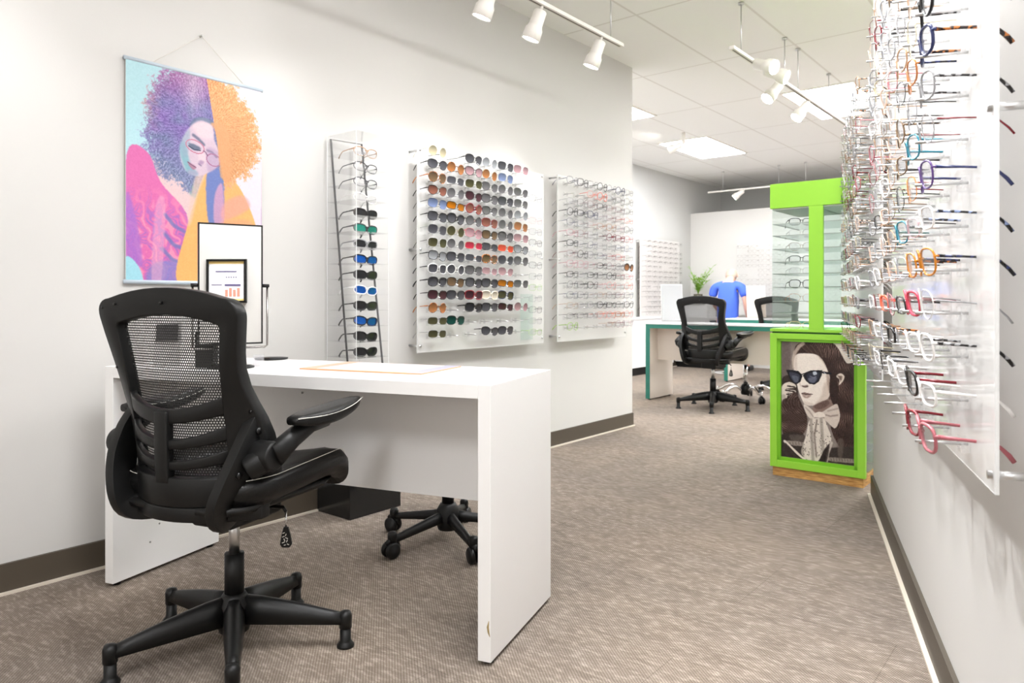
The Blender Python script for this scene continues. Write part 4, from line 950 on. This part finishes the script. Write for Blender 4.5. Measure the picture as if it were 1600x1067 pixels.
# ------------------------------------------------------------------ right-hand boards
# along-wall coordinate of a board point at forward depth d (board stands 0.068 m off the wall)
def t_of(d): 
    X = (1250 - 800) / F * d + 335 / F
    return (W(X, d) - OR).dot(UR)
RWR = -PI / 2 - HR                                 # local x points back toward the viewer; -y into the room
OFFR = (W((1555 - 800) / F * 1.1, 1.1) - OR).dot(NR)
r_rows = [.7415 + .0758 * i for i in range(15)]
def rboard(dn, df, label): 
    tn, tf = t_of(dn), t_of(df); w = tf - tn; cols = []
    cols = [w - .19 - .172 * i for i in range(7)]
    cols = [c_ for c_ in cols if c_ > .05]
    o = board('eyeglasses_board', label, Q(tf, 0), RWR, w, .686, 1.87, cols, r_rows, OFFR, (.712, 1.272, 1.83), 'wall display boards')
    return tf, w, cols
RB = [rboard(1.10, 2.33, 'large clear acrylic board of eyeglasses nearest on the right wall'), rboard(2.63, 3.9, 'clear acrylic eyeglasses board farther along the right wall beside the green display')]
NEARC = {(0, 0): ('dusty rose', 'dusty rose', 'square', 'thick', 0), (0, 1): ('clear', 'clear', 'rect', 'clear', 0), (0, 2): ('clear', 'silver', 'square', 'clear', 1), (0, 3): ('clear', 'silver', 'aviator', 'wire', 0),
         (0, 4): ('orange', 'navy', 'square', 'mid', 1), (0, 5): ('clear', 'blue', 'rect', 'mid', 1), (0, 6): ('purple', 'navy', 'square', 'mid', 0), (0, 7): ('silver', 'burgundy', 'round', 'wire', 0),
         (0, 8): ('silver', 'silver', 'square', 'mid', 1), (0, 9): ('navy', 'tortoise', 'square', 'thick', 1), (0, 10): ('black', 'silver', 'round', 'thick', 1),
         (1, 0): ('burgundy', 'burgundy', 'square', 'thick', 0), (2, 0): None, (1, 1): ('black', 'burgundy', 'square', 'thick', 0), (1, 2): ('clear', 'clear', 'rect', 'clear', 0), (1, 3): ('red', 'burgundy', 'square', 'thick', 0), (1, 4): ('orange', 'tortoise', 'square', 'mid', 1),
         (1, 7): ('teal', 'teal', 'square', 'mid', 0), (1, 6): ('orange', 'burgundy', 'square', 'wire', 0), (2, 5): ('teal', 'green', 'square', 'mid', 0), (1, 5): ('pink', 'black', 'rect', 'wire', 0), (2, 3): ('black', 'black', 'rect', 'mid', 0), (4, 3): ('coral', 'coral', 'rect', 'thick', 0),
         (3, 2): ('black', 'tortoise', 'rect', 'thick', 1), (1, 8): ('silver', 'black', 'round', 'wire', 1), (1, 9): ('tortoise', 'navy', 'square', 'mid', 1), (2, 1): ('clear', 'clear', 'rect', 'clear', 0), (3, 1): ('clear', 'silver', 'rect', 'clear', 0), (3, 0): None, (4, 0): None, (5, 0): None, (6, 0): None}
pale = ['silver', 'light brown', 'clear', 'peach', 'silver', 'light brown', 'pale grey', 'clear', 'black', 'dusty rose', 'peach', 'brown', 'gold', 'burgundy']
for bi, (tf, w, cols) in enumerate(RB):
    for ci, c_ in enumerate(cols):
        for ri, z in enumerate(r_rows):
            pos = Q(tf - c_, OFFR + FRONT, z)
            d = -pos.x * sA + pos.y * cA; py = 467 - (z - HC) * F / d
            if py < -45: continue
            key = (ci, ri); spec = NEARC.get(key, 0) if bi == 0 else 0
            if spec is None: continue
            if bi == 0 and ri == 0 and ci > 1: continue
            if spec == 0:
                f_ = rnd.choice(pale); t_ = f_ if rnd.random() < .5 else rnd.choice(['light brown', 'silver', 'brown', 'black', 'peach', 'tortoise']); spec = (f_, t_, rnd.choice(['rect', 'round', 'square', 'cat', 'square']), 'clear' if f_ == 'clear' else rnd.choice(['wire', 'wire', 'mid']), rnd.random() < .3)
            f_, t_, sh_, th_, tt = spec
            if t_ == 'tortoise': tt = 1
            where = 'nearest right board' if bi == 0 else 'farther right board'
            g = eyewear('eyeglasses', sh_, th_, PAL[f_], PAL['clear'], PAL[t_], pos, RWR, f'{f_} eyeglasses, {t_} temples, {where}, {ORD[ri]} row up, {ORD[ci]} column from near edge'.replace('light brown', 'tan').replace('dusty rose', 'rose').replace('pale grey', 'grey'),
                    'eyeglasses on the right wall boards', 'eyeglasses', tor=(t_ == 'tortoise' and f_ == t_), ttor=bool(tt), lmat=LENSC, tilt=rnd.uniform(-.03, .03))
            g.rotation_euler[2] += rnd.uniform(-.06, .06); g.location.z += rnd.uniform(-.004, .004)

# ------------------------------------------------------------------ green display stand
gs = thing('display_stand', 'lime green optical display stand with glass shelves and a portrait poster', 'display stand', R(-.92, 1.396), -TH)
SW, SD = .492, .47
MB().bb((.012, .012, 0), (SW - .012, SD - .012, .052)).build('plinth', OAK, gs)
b = MB(); F0, F1 = .038, .038
b.bb((0, 0, .05), (F0, .03, .79)); b.bb((SW - F0, 0, .05), (SW, .03, .79)); b.bb((F0, 0, .05), (SW - F0, .03, .05 + F0)); b.bb((F0, 0, .79 - F0 + .008), (SW - F0, .03, .79)); b.bb((0, .03, .05), (.02, SD, .79)); b.bb((.02, SD - .02, .05), (SW, SD, .79))
b.build('cabinet_frame', GREEN, gs, bevel=.0015)
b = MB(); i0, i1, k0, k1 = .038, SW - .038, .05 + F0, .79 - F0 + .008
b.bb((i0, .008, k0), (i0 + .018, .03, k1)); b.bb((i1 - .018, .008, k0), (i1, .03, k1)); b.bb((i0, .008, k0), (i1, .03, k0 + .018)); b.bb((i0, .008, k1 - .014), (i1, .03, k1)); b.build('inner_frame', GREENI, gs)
MB().bb((0, 0, .800), (SW, SD, .815)).build('counter_top', GREEN, gs, bevel=.0015); MB().bb((.01, .008, .79), (SW - .01, SD - .01, .80)).build('shadow_gap', mat('dark_green_gap', lin(40, 90, 20), .6), gs)
MB().bb((0.0, 0, 1.481), (SW, SD, 1.617)).build('header_box', GREEN, gs, bevel=.0015)
MB().bb((.01, .01, 1.474), (SW - .01, SD - .01, 1.481)).build('header_underside', mat('header_white', lin(205, 212, 205), .5), gs)
pw = .073; MB().bb((.210, 0, .815), (.210 + pw, .02, 1.481)).build('post', GREEN, gs)
MB().bb((.236, .02, .815), (.256, SD - .02, 1.474)).build('centre_divider', GLS, gs)
SHZ = [1.398, 1.332, 1.258, 1.187, 1.121, 1.047, .969, .903]
for z in SHZ:
    s_ = MB().bb((.012, .012, z - .004), (SW - .012, SD - .012, z)).build('glass_shelf', GLS, gs)
    e_ = MB(); e_.bb((.012, .0115, z - .004), (SW - .012, .0125, z)); e_.bb((.0115, .012, z - .004), (.0125, SD - .012, z)); e_.build('shelf_edge', mat('glass_edge', lin(140, 150, 142), .3), s_)
b = MB(); b.bb((.012, SD - .018, .815), (SW - .012, SD - .014, 1.474)); b.bb((.008, .012, .815), (.012, SD - .014, 1.474)); b.build('glass_panel', GLS, gs)
MB().bb((SW - .022, .04, .06), (SW - .018, SD - .02, .78)).build('side_glass', clear('blue_glass', (.80, .90, .90), diff=.12, dcol=(.6, .75, .75)), gs)
for z in (.16, .27, .38, .49, .60, .70): MB().bb((.3, .05, z - .004), (SW - .026, SD - .03, z)).build('side_shelf', mat('glass_edge', (0, 0, 0)), gs)
def poster_art():
    A = Art(210, 360); q = lambda x, y: ((x - 88) / 530., (y - 93) / (867. + (x - 88) / 530. * 64)); T = lambda l: [q(x, y) for x, y in l]
    n1, n2, n3 = A.noise(2), A.noise(8), A.noise(24)
    A.a[:] = np.array([132, 120, 116]) / 255.; A.poly(T([(470, 93), (640, 93), (640, 270), (560, 250)]), (228, 218, 211), 4)
    A.poly(T([(88, 93), (150, 93), (150, 300), (88, 360)]), (104, 92, 90), 14); A.poly(T([(88, 380), (200, 370), (200, 620), (88, 620)]), (52, 42, 40), 4)
    A.poly(T([(88, 440), (140, 400), (190, 416), (192, 440), (120, 452), (192, 462), (190, 482), (130, 482), (185, 496), (160, 505), (132, 505), (126, 560), (88, 566)]), (218, 206, 198), 1)
    for a_ in ([(136, 430), (186, 436)], [(120, 462), (180, 470)], [(128, 492), (160, 498)]): A.line(T(a_), 2.2, (44, 34, 32), 1)
    A.poly(T([(88, 500), (120, 500), (110, 560), (88, 566)]), (160, 146, 140), 5, .7)
    H_ = (44, 30, 28)
    hp = T([(186, 200), (200, 120), (290, 88), (440, 88), (500, 130), (560, 240), (625, 270), (645, 620), (645, 1040), (470, 800), (440, 560), (430, 400), (400, 260), (330, 190), (220, 180)]); lp = T([(190, 470), (240, 560), (280, 660), (270, 760), (200, 830), (100, 790), (88, 560), (150, 510)])
    A.poly(hp, H_, 1); A.poly(lp, (50, 36, 34), 2); hm = A.blur(A.mask(A.smooth(hp)), 1); lm = A.blur(A.mask(A.smooth(lp)), 1)
    # strands follow the fall of the hair
    st = np.sin((A.xx + .10 * np.sin(A.yy * 6 + 1)) * 230 + n2 * 7) * .5 + .5; hl = np.clip(n3 * 1.6 - .7, 0, 1) + .15
    A.a += (hm * st * hl * .30)[..., None] * np.array([1, .82, .75]); A.a += (lm * (np.sin((A.xx * .8 - .25 * np.sin(A.yy * 9)) * 190 + n2 * 6) * .5 + .5) * (hl + .1) * .38)[..., None] * np.array([1, .86, .8])
    for k in range(16):
        A.line(T([(225 + 13 * k, 112 + (k % 3) * 4), (250 + 13 * k, 140), (330 + 7 * k, 205)]), .9, (128, 100, 88) if k % 3 == 0 else (74, 54, 48), 1, .6)
    A.line(T([(186, 290), (180, 230), (192, 175), (220, 130), (250, 106)]), 5.5, (196, 178, 166), 3, .85); A.line(T([(200, 250), (196, 200), (215, 160)]), 1.2, (90, 70, 62), 1, .7)
    F_ = T([(184, 300), (186, 225), (215, 186), (330, 182), (388, 220), (428, 300), (450, 380), (452, 455), (425, 520), (340, 568), (268, 566), (235, 510), (208, 430)])
    A.poly(F_, (230, 220, 213), 1); fm = A.mask(A.smooth(F_))
    def shade(pts, col, b, op): A.poly(None, col, b, op, m=A.mask(A.smooth(T(pts))) * fm)
    shade([(350, 182), (410, 200), (450, 300), (430, 300), (395, 240)], (150, 122, 108), 6, .75); shade([(405, 400), (460, 380), (460, 500), (400, 540), (330, 575), (380, 500)], (196, 178, 168), 12, .7)
    shade([(420, 320), (460, 330), (455, 470), (432, 440)], (150, 128, 118), 6, .7); shade([(184, 230), (205, 200), (205, 420), (190, 330)], (205, 190, 182), 5, .7); shade([(240, 540), (330, 560), (300, 580), (250, 575)], (196, 180, 172), 6, .6)
    A.line(T([(232, 360), (224, 400), (232, 425), (252, 434)]), 1.6, (188, 170, 162), 2, .7); A.poly(T([(238, 424), (262, 438), (290, 432), (282, 418), (256, 424)]), (112, 92, 86), 2, .9); A.line(T([(246, 428), (262, 434), (284, 430)]), 1.1, (50, 36, 34), 0, .9)
    A.poly(T([(238, 482), (262, 474), (276, 478), (322, 486), (300, 492), (252, 490)]), (120, 98, 92), 1); A.poly(T([(246, 492), (310, 490), (290, 516), (262, 516)]), (166, 144, 136), 2); A.line(T([(240, 486), (270, 490), (320, 488)]), 1.0, (46, 32, 30), 0); A.poly(T([(262, 500), (285, 500), (278, 508)]), (206, 190, 182), 1, .8)
    A.poly(T([(330, 575), (425, 525), (475, 545), (470, 630), (390, 640), (330, 625)]), (130, 108, 101), 4); A.poly(T([(330, 575), (420, 530), (440, 560), (370, 600)]), (84, 64, 60), 5, .7)
    A.poly(T([(452, 330), (442, 470), (475, 570), (505, 520), (490, 340)]), (46, 32, 30), 2)
    A.poly(T([(490, 345), (518, 322), (545, 338), (542, 370), (522, 400), (508, 412), (512, 372)]), (216, 202, 192), 1); A.poly(T([(503, 345), (532, 344), (528, 372), (516, 372)]), (112, 92, 84), 2, .8); A.line(T([(500, 340), (520, 350), (520, 385)]), 1, (70, 54, 50), 1, .7)
    G_ = (24, 24, 32)
    A.poly(T([(122, 308), (160, 306), (210, 314), (240, 338), (246, 352), (232, 395), (205, 414), (175, 406), (150, 372)]), G_, 0, sm=False); A.poly(T([(248, 348), (270, 322), (310, 306), (392, 302), (388, 340), (366, 390), (335, 414), (296, 410), (268, 384)]), G_, 0, sm=False)
    A.poly(T([(146, 328), (200, 330), (226, 350), (220, 388), (194, 404), (168, 384)]), (58, 60, 74), 3, .95); A.poly(T([(168, 350), (215, 360), (210, 396), (185, 396)]), (92, 96, 112), 3, .9); A.poly(T([(276, 342), (320, 322), (370, 322), (356, 380), (328, 402), (296, 396)]), (50, 52, 66), 3, .95); A.poly(T([(290, 365), (350, 360), (335, 398), (300, 394)]), (98, 102, 120), 4, .9)
    A.poly(T([(322, 320), (345, 314), (352, 334), (330, 342)]), (182, 188, 202), 1); A.line(T([(300, 350), (330, 362), (345, 352)]), 1.2, (120, 124, 140), 1, .8); A.line(T([(212, 316), (240, 342), (262, 330)]), 1.6, G_, 0); A.line(T([(386, 318), (448, 326)]), 3.4, G_, 0); A.line(T([(404, 320), (412, 328)]), 1.2, (150, 150, 160), 0)
    # jacket and patterned scarf
    A.poly(T([(88, 800), (250, 790), (300, 900), (640, 880), (640, 1040), (88, 1000)]), (50, 42, 40), 4); A.poly(T([(150, 800), (260, 800), (262, 850), (180, 850)]), (86, 76, 72), 5, .8)
    A.poly(T([(120, 842), (250, 852), (250, 880), (150, 872)]), (156, 144, 137), 2, .85); A.poly(T([(440, 962), (620, 974), (620, 1002), (440, 988)]), (150, 138, 130), 2, .85)
    for k in range(9): A.line(T([(452 + 19 * k, 968), (456 + 19 * k, 988)]), .9, (80, 70, 66), 0, .8)
    for k in range(5): A.line(T([(150 + 22 * k, 850), (156 + 22 * k, 872)]), .9, (84, 74, 70), 0, .8)
    A.poly(T([(500, 830), (540, 830), (530, 960), (505, 960)]), (96, 84, 78), 6, .7)
    A.poly(T([(256, 565), (300, 590), (345, 640), (335, 668), (298, 668), (266, 616)]), (210, 199, 191), 1); A.poly(T([(345, 632), (385, 622), (440, 585), (490, 555), (505, 580), (516, 656), (482, 740), (420, 690), (372, 662)]), (204, 191, 183), 1)
    for a_, c_ in (([(410, 640), (450, 650), (500, 640)], (120, 104, 98)), ([(430, 610), (470, 600), (500, 590)], (150, 134, 128)), ([(270, 590), (300, 620), (325, 655)], (150, 134, 128))): A.line(T(a_), 2, c_, 3, .8)
    A.poly(T([(325, 640), (372, 618), (410, 638), (402, 664), (345, 672)]), (226, 216, 208), 1); A.line(T([(335, 666), (370, 668), (404, 662)]), 1.5, (110, 94, 88), 2, .8)
    S_ = T([(298, 682), (350, 668), (400, 668), (432, 740), (456, 828), (408, 895), (362, 990), (300, 992), (236, 930), (272, 800)]); A.poly(S_, (216, 206, 198), 1); sm_ = A.mask(A.smooth(S_))
    fold = np.sin((A.xx - .09 * (A.yy - .6)) * 44 + 2.4) * .5 + .5; A.a -= (A.blur(sm_, 1) * np.clip(fold - .6, 0, 1) * .55)[..., None]
    A.line(T([(352, 680), (334, 800), (348, 960)]), 2.2, (104, 90, 84), 3, .8)
    for k in range(95):
        x = A.rg.uniform(236, 456); y = A.rg.uniform(690, 985); u, v = q(x, y); 
        if sm_[min(A.h - 1, int(v * A.h)), min(A.w - 1, int(u * A.w))] > 0: A.ell(u, v, A.rg.uniform(.006, .012), .0042, (92, 80, 78), 0, .9, rot=A.rg.uniform(0, 3))
    A.line(T([(112, 846), (180, 910), (240, 966), (262, 978)]), 4.0, (220, 209, 201), 1); A.line(T([(118, 860), (200, 945), (250, 985)]), 1.4, (40, 32, 30), 1); A.line(T([(458, 850), (432, 930), (420, 1005)]), 3.6, (190, 178, 170), 2); A.poly(T([(380, 960), (440, 860), (420, 1000), (370, 1005)]), (34, 26, 25), 3, .8)
    A.a += ((n1 - .5) * .06 + (n2 - .5) * .03)[..., None]; A.a[..., 2] *= .985
    return A
po = poster_art().build('poster', gs, i1 - i0 - .036, k1 - k0 - .032, y=.024, rough=.25); po.location = (i0 + .018, 0, k0 + .018); po['label'] = 'sepia photo print of a woman in cat-eye sunglasses and a scarf'
for k, z in enumerate(SHZ[:-1] + [.815]):
    f_ = ['black', 'silver', 'brown', 'black', 'silver', 'black', 'tortoise', 'peach'][k]
    eyewear('eyeglasses', ['rect', 'square', 'cat', 'rect'][k % 4], 'mid' if k in (0, 3, 5, 7) else 'wire', PAL[f_], PAL['clear'], PAL[f_], R(-.92 + .15, 1.396 + .125, z + .017), -TH + .5,
            f'{f_} eyeglasses on {ORD[k]} glass level from top, left half of green stand', 'eyeglasses on the green stand', 'eyeglasses', lmat=LENSC, tor=f_ == 'tortoise')
    if k % 2:
        eyewear('eyeglasses', 'square', 'mid', PAL['black'], PAL['clear'], PAL['black'], R(-.92 + .16, 1.396 + .37, z + .017), -TH - .6,
                f'black eyeglasses on {ORD[k]} glass level from top, right half of green stand', 'eyeglasses on the green stand', 'eyeglasses', lmat=LENSC)

# ------------------------------------------------------------------ far displays
o = board('eyeglasses_board', 'pale board of small eyeglasses on the far grey wall', R(3.62, -2.02), LWR, 1.15, .69, 1.80, [], [], .08, (.73, 1.24, 1.76), 'wall display boards')
MB().bb((0, -.075, .69), (1.15, -.07, 1.80)).build('white_backing', mat('pink_white_sheet', lin(236, 226, 220), .6), o)
def mass(name, label, cells, rz, kinds, m=FRM, temples=True):
    mb = MB(); 
    for (loc, k) in cells:
        fm, L, T = gmesh(k, 'wire'); M = Matrix.Translation(loc) @ Matrix.Rotation(rz, 4, 'Z')
        for me in ([fm] + T if temples else [fm]): mb.add([M @ v.co for v in me.vertices], [tuple(p.vertices) for p in me.polygons], True)
    return mb
cells = [(R(3.72 + .155 * j, -2.02 + .08 + FRONT, 1.75 - .0679 * i), rnd.choice(['rect', 'square', 'round'])) for i in range(15) for j in range(7) if rnd.random() < .88]
mo = mass('m', '', cells, LWR, None).build('distant_eyeglasses', mat('distant_dark_frames', lin(60, 54, 52), .4)); tag(mo, 'rows of tiny eyeglasses on the board of the far grey wall', 'eyeglasses', None, 'stuff')
for bi, x0 in enumerate((.75, 1.95)):
    ob = board('eyeglasses_board', ['acrylic eyeglasses board on the far partition, left of the two', 'acrylic eyeglasses board on the far partition, right of the two'][bi], R(5.3, -2.02 + x0), -TH, 1.05, .75, 1.78, [], [], .08, (.80, 1.74), 'wall display boards')
    cells = [(R(5.3 - .08 - FRONT, -2.02 + x0 + .1 + .15 * j, 1.72 - .068 * i), rnd.choice(['rect', 'square', 'round'])) for i in range(13) for j in range(6) if rnd.random() < .8]
    mo = mass('m', '', cells, -TH, None).build('distant_eyeglasses', mat('distant_pale_frames', lin(150, 142, 136), .4)); tag(mo, ['faint tiny eyeglasses on the left board of the far partition', 'faint tiny eyeglasses on the right board of the far partition'][bi], 'eyeglasses', None, 'stuff')

# ------------------------------------------------------------------ things on the far desks
def easel_mirror(x0, x1, yt, yb, d, label, m):
    a_ = D(x0, yb, d); b_ = D(x1, yb, d); t_ = D(x0, yt, d); w_ = (b_ - a_).length; h_ = t_.z - a_.z
    o = thing('tabletop_mirror', label, 'mirror', (a_.x, a_.y, .748), math.atan2((b_ - a_).y, (b_ - a_).x), 'tabletop mirrors')
    g = MB(); g.box((w_ / 2, .03, h_ / 2), (w_, .008, h_ / math.cos(.12)), rx=-.12); g.build('mirror_glass', m, o)
    f = MB(); f.box((w_ / 2, .04, h_ / 2), (w_ + .012, .008, h_ / math.cos(.12) + .012), rx=-.12); f.build('frame', WHITE, o)
    s_ = MB(); s_.box((w_ / 2, .10, h_ * .4), (w_ * .3, .006, h_ * .85), rx=.25); s_.build('easel_leg', WHITE, o); return o
easel_mirror(1035, 1067, 443, 499.3, 7.75, 'tilted white tabletop mirror at the left end of the teal-edged desk', mat('pale_mirror', (.60, .62, .65), .12, .8))
easel_mirror(1169, 1197, 445, 493.4, 9.3, 'tilted cream tabletop mirror right of the person in blue', mat('cream_mirror', lin(226, 212, 198), .3, .2))
pb = R(4.86, -1.93, .72); pr = thing('white_box', 'white boxy printer on the back cabinet behind the second chair', 'printer', pb, -TH)
MB().bb((0, 0, 0), (.37, .30, .23)).build('body', WHITE, pr, bevel=.006); MB().bb((.02, -.004, .17), (.34, 0, .20)).build('slot', mat('grey_slot', lin(170, 168, 165), .5), pr)
# plant
LEAF = mat('bright_green_leaf', lin(132, 178, 52), .5); pp = R(5.0, -1.76, .95)
pl = thing('potted_plant', 'bright green leafy potted plant before the far partition', 'plant', pp, 0)
MB().lathe([(0, 0), (.05, 0), (.065, .10), (.06, .10), (0, .095)], n=24).build('pot', mat('dark_pot', lin(66, 60, 40), .5), pl)
stb, lfb = MB(), MB()
for k in range(16):
    a = rnd.uniform(0, 2 * PI); h = rnd.uniform(.22, .44); sp_ = rnd.uniform(.06, .26); pts = [Vector((sp_ * t ** 1.6 * math.cos(a), sp_ * t ** 1.6 * math.sin(a), .09 + h * t)) for t in (0, .25, .5, .75, 1)]
    stb.tube(pts, .0025, 5)
    for i in range(16):
        t = rnd.uniform(.2, 1); f_ = t * 4; q = int(min(3, f_)); p = pts[q].lerp(pts[q + 1], f_ - q); b_ = rnd.uniform(0, 2 * PI); L = rnd.uniform(.04, .075); up = rnd.uniform(-.3, .8)
        d_ = Vector((math.cos(b_), math.sin(b_), up)).normalized(); s_ = d_.cross(Vector((0, 0, 1))).normalized() * L * .22; nn = s_.cross(d_).normalized() * .001
        A_ = [p, p + d_ * L * .35 + s_, p + d_ * L, p + d_ * L * .35 - s_]
        lfb.add(A_ + [v + nn for v in A_], [(0, 1, 2, 3), (7, 6, 5, 4), (0, 4, 5, 1), (1, 5, 6, 2), (2, 6, 7, 3), (3, 7, 4, 0)])
stb.build('stems', LEAF, pl); lfb.build('foliage', LEAF, pl)

# ------------------------------------------------------------------ person in blue (seen from behind, seated)
def skinned(name, verts, edges, radii, m, parent, sub=2):
    me = bpy.data.meshes.new(name); me.from_pydata(verts, edges, []); o = bpy.data.objects.new(name, me); C.objects.link(o); o.parent = parent
    me.materials.append(m); sk = o.modifiers.new('skin', 'SKIN'); sk.use_smooth_shade = True
    for i, r in enumerate(radii): me.skin_vertices[0].data[i].radius = (r if isinstance(r, tuple) else (r, r))
    me.skin_vertices[0].data[0].use_root = True
    s_ = o.modifiers.new('sub', 'SUBSURF'); s_.levels = sub; s_.render_levels = sub; return o
SKIN = mat('skin', lin(226, 178, 158), .55); BLUE = mat('blue_cotton', lin(66, 100, 208), .8); NAVY = mat('dark_trousers', lin(40, 42, 52), .8); HAIR = mat('grey_hair', lin(190, 170, 155), .8)
pe = thing('person', 'person in a blue short-sleeved top seated with back turned, head bent', 'person', R(4.3, -1.02), -TH + .1)
V = [(0, 0, .60), (0, .0, .75), (0, .01, .92), (0, .03, 1.08), (0, .06, 1.19), (0, .115, 1.245), (0, .185, 1.27), (0, .225, 1.315),      # 0-7 spine, neck, head
     (.09, .03, 1.165), (.18, .02, 1.14), (.232, .0, .98), (.238, .03, .84), (.236, .10, .74), (.232, .14, .72),                        # 8-13 right arm
     (-.09, .03, 1.165), (-.18, .02, 1.14), (-.215, .04, .99), (-.20, .16, .86), (-.15, .30, .80), (-.13, .35, .795),                   # 14-19 left arm
     (.09, .05, .58), (.13, .42, .56), (.13, .44, .30), (.13, .42, .08), (.13, .54, .04),                                               # 20-24 leg
     (-.09, .05, .58), (-.13, .42, .56), (-.13, .44, .30), (-.13, .42, .08), (-.13, .54, .04)]
E_ = [(0, 1), (1, 2), (2, 3), (3, 4), (4, 5), (5, 6), (6, 7), (3, 8), (8, 9), (9, 10), (10, 11), (11, 12), (12, 13), (3, 14), (14, 15), (15, 16), (16, 17), (17, 18), (18, 19), (0, 20), (20, 21), (21, 22), (22, 23), (23, 24), (0, 25), (25, 26), (26, 27), (27, 28), (28, 29)]
rad = [(.15, .11), (.135, .10), (.14, .10), (.145, .10), (.07, .06), (.05, .05), (.075, .08), (.06, .07), .058, .050, .042, .036, .026, .024, .058, .050, .044, .036, .026, .024, .09, .07, .05, .035, .03, .09, .07, .05, .035, .03]
skinned('body', V, E_, rad, SKIN, pe)
def sub_body(name, idx, grow, m, ends={}):
    mp_ = {v: i for i, v in enumerate(idx)}; vs = [ends.get(v, V[v]) for v in idx]; es = [(mp_[a], mp_[b]) for a, b in E_ if a in mp_ and b in mp_]
    rs = [tuple(x + grow for x in rad[v]) if isinstance(rad[v], tuple) else rad[v] + grow for v in idx]; return skinned(name, vs, es, rs, m, pe)
sub_body('shirt', [1, 0, 2, 3, 4, 8, 9, 10, 14, 15, 16], .016, BLUE, {10: (.230, .005, .99), 16: (-.215, .03, 1.0), 4: (0, .055, 1.165)})
sub_body('trousers', [0, 20, 21, 22, 23, 25, 26, 27, 28], .014, NAVY)
hb = MB(); hb.lathe([(0, -.075), (.055, -.06), (.075, -.02), (.078, .02), (.06, .06), (.03, .082), (0, .088)], n=18, M=Matrix.Translation((0, .165, 1.30)) @ Matrix.Rotation(-.5, 4, 'X')); hb.build('hair', HAIR, pe)
for s_, base_i, hx in ((1, 13, .20), (-1, 19, -.13)):
    for k in range(5):
        bx, by, bz = V[base_i]; off = (k - 2) * .017
        pts = [(bx + off, by + .015, bz), (bx + off * 1.25, by + .06 - abs(k - 2) * .006, bz - .008), (bx + off * 1.3, by + .085 - abs(k - 2) * .008, bz - .02)]
        if k == (0 if s_ > 0 else 4): pts = [(bx + off, by, bz), (bx + off * 1.7, by + .025, bz - .01), (bx + off * 1.9, by + .05, bz - .015)]
        MB().tube(pts, [.009, .008, .0065], 8).build('finger', SKIN, pe)
for s_ in (-1, 1): MB().box((s_ * .13, .50, .035), (.09, .25, .07)).build('shoe', BLK, pe, bevel=.02)
for s_ in (-1, 1): MB().lathe([(0, -.01), (.02, -.006), (.022, 0), (.0, .01)], n=12, M=Matrix.Translation((s_ * .076, .19, 1.29)) @ Matrix.Rotation(PI / 2, 4, 'Y')).build('ear', SKIN, pe)
so = thing('round_stool', 'plain round stool under the person in blue', 'stool', R(4.3, -1.02), 0)
MB().lathe([(0, .44), (.18, .442), (.19, .46), (.18, .485), (0, .49)], n=28).build('seat', LEA, so); MB().cyl((0, 0, .03), (0, 0, .44), .025).build('column', CHR, so); MB().lathe([(0, 0), (.2, 0), (.19, .02), (.03, .035), (0, .036)], n=28).build('base', CHR, so)
print('eyewear count', NG[0])
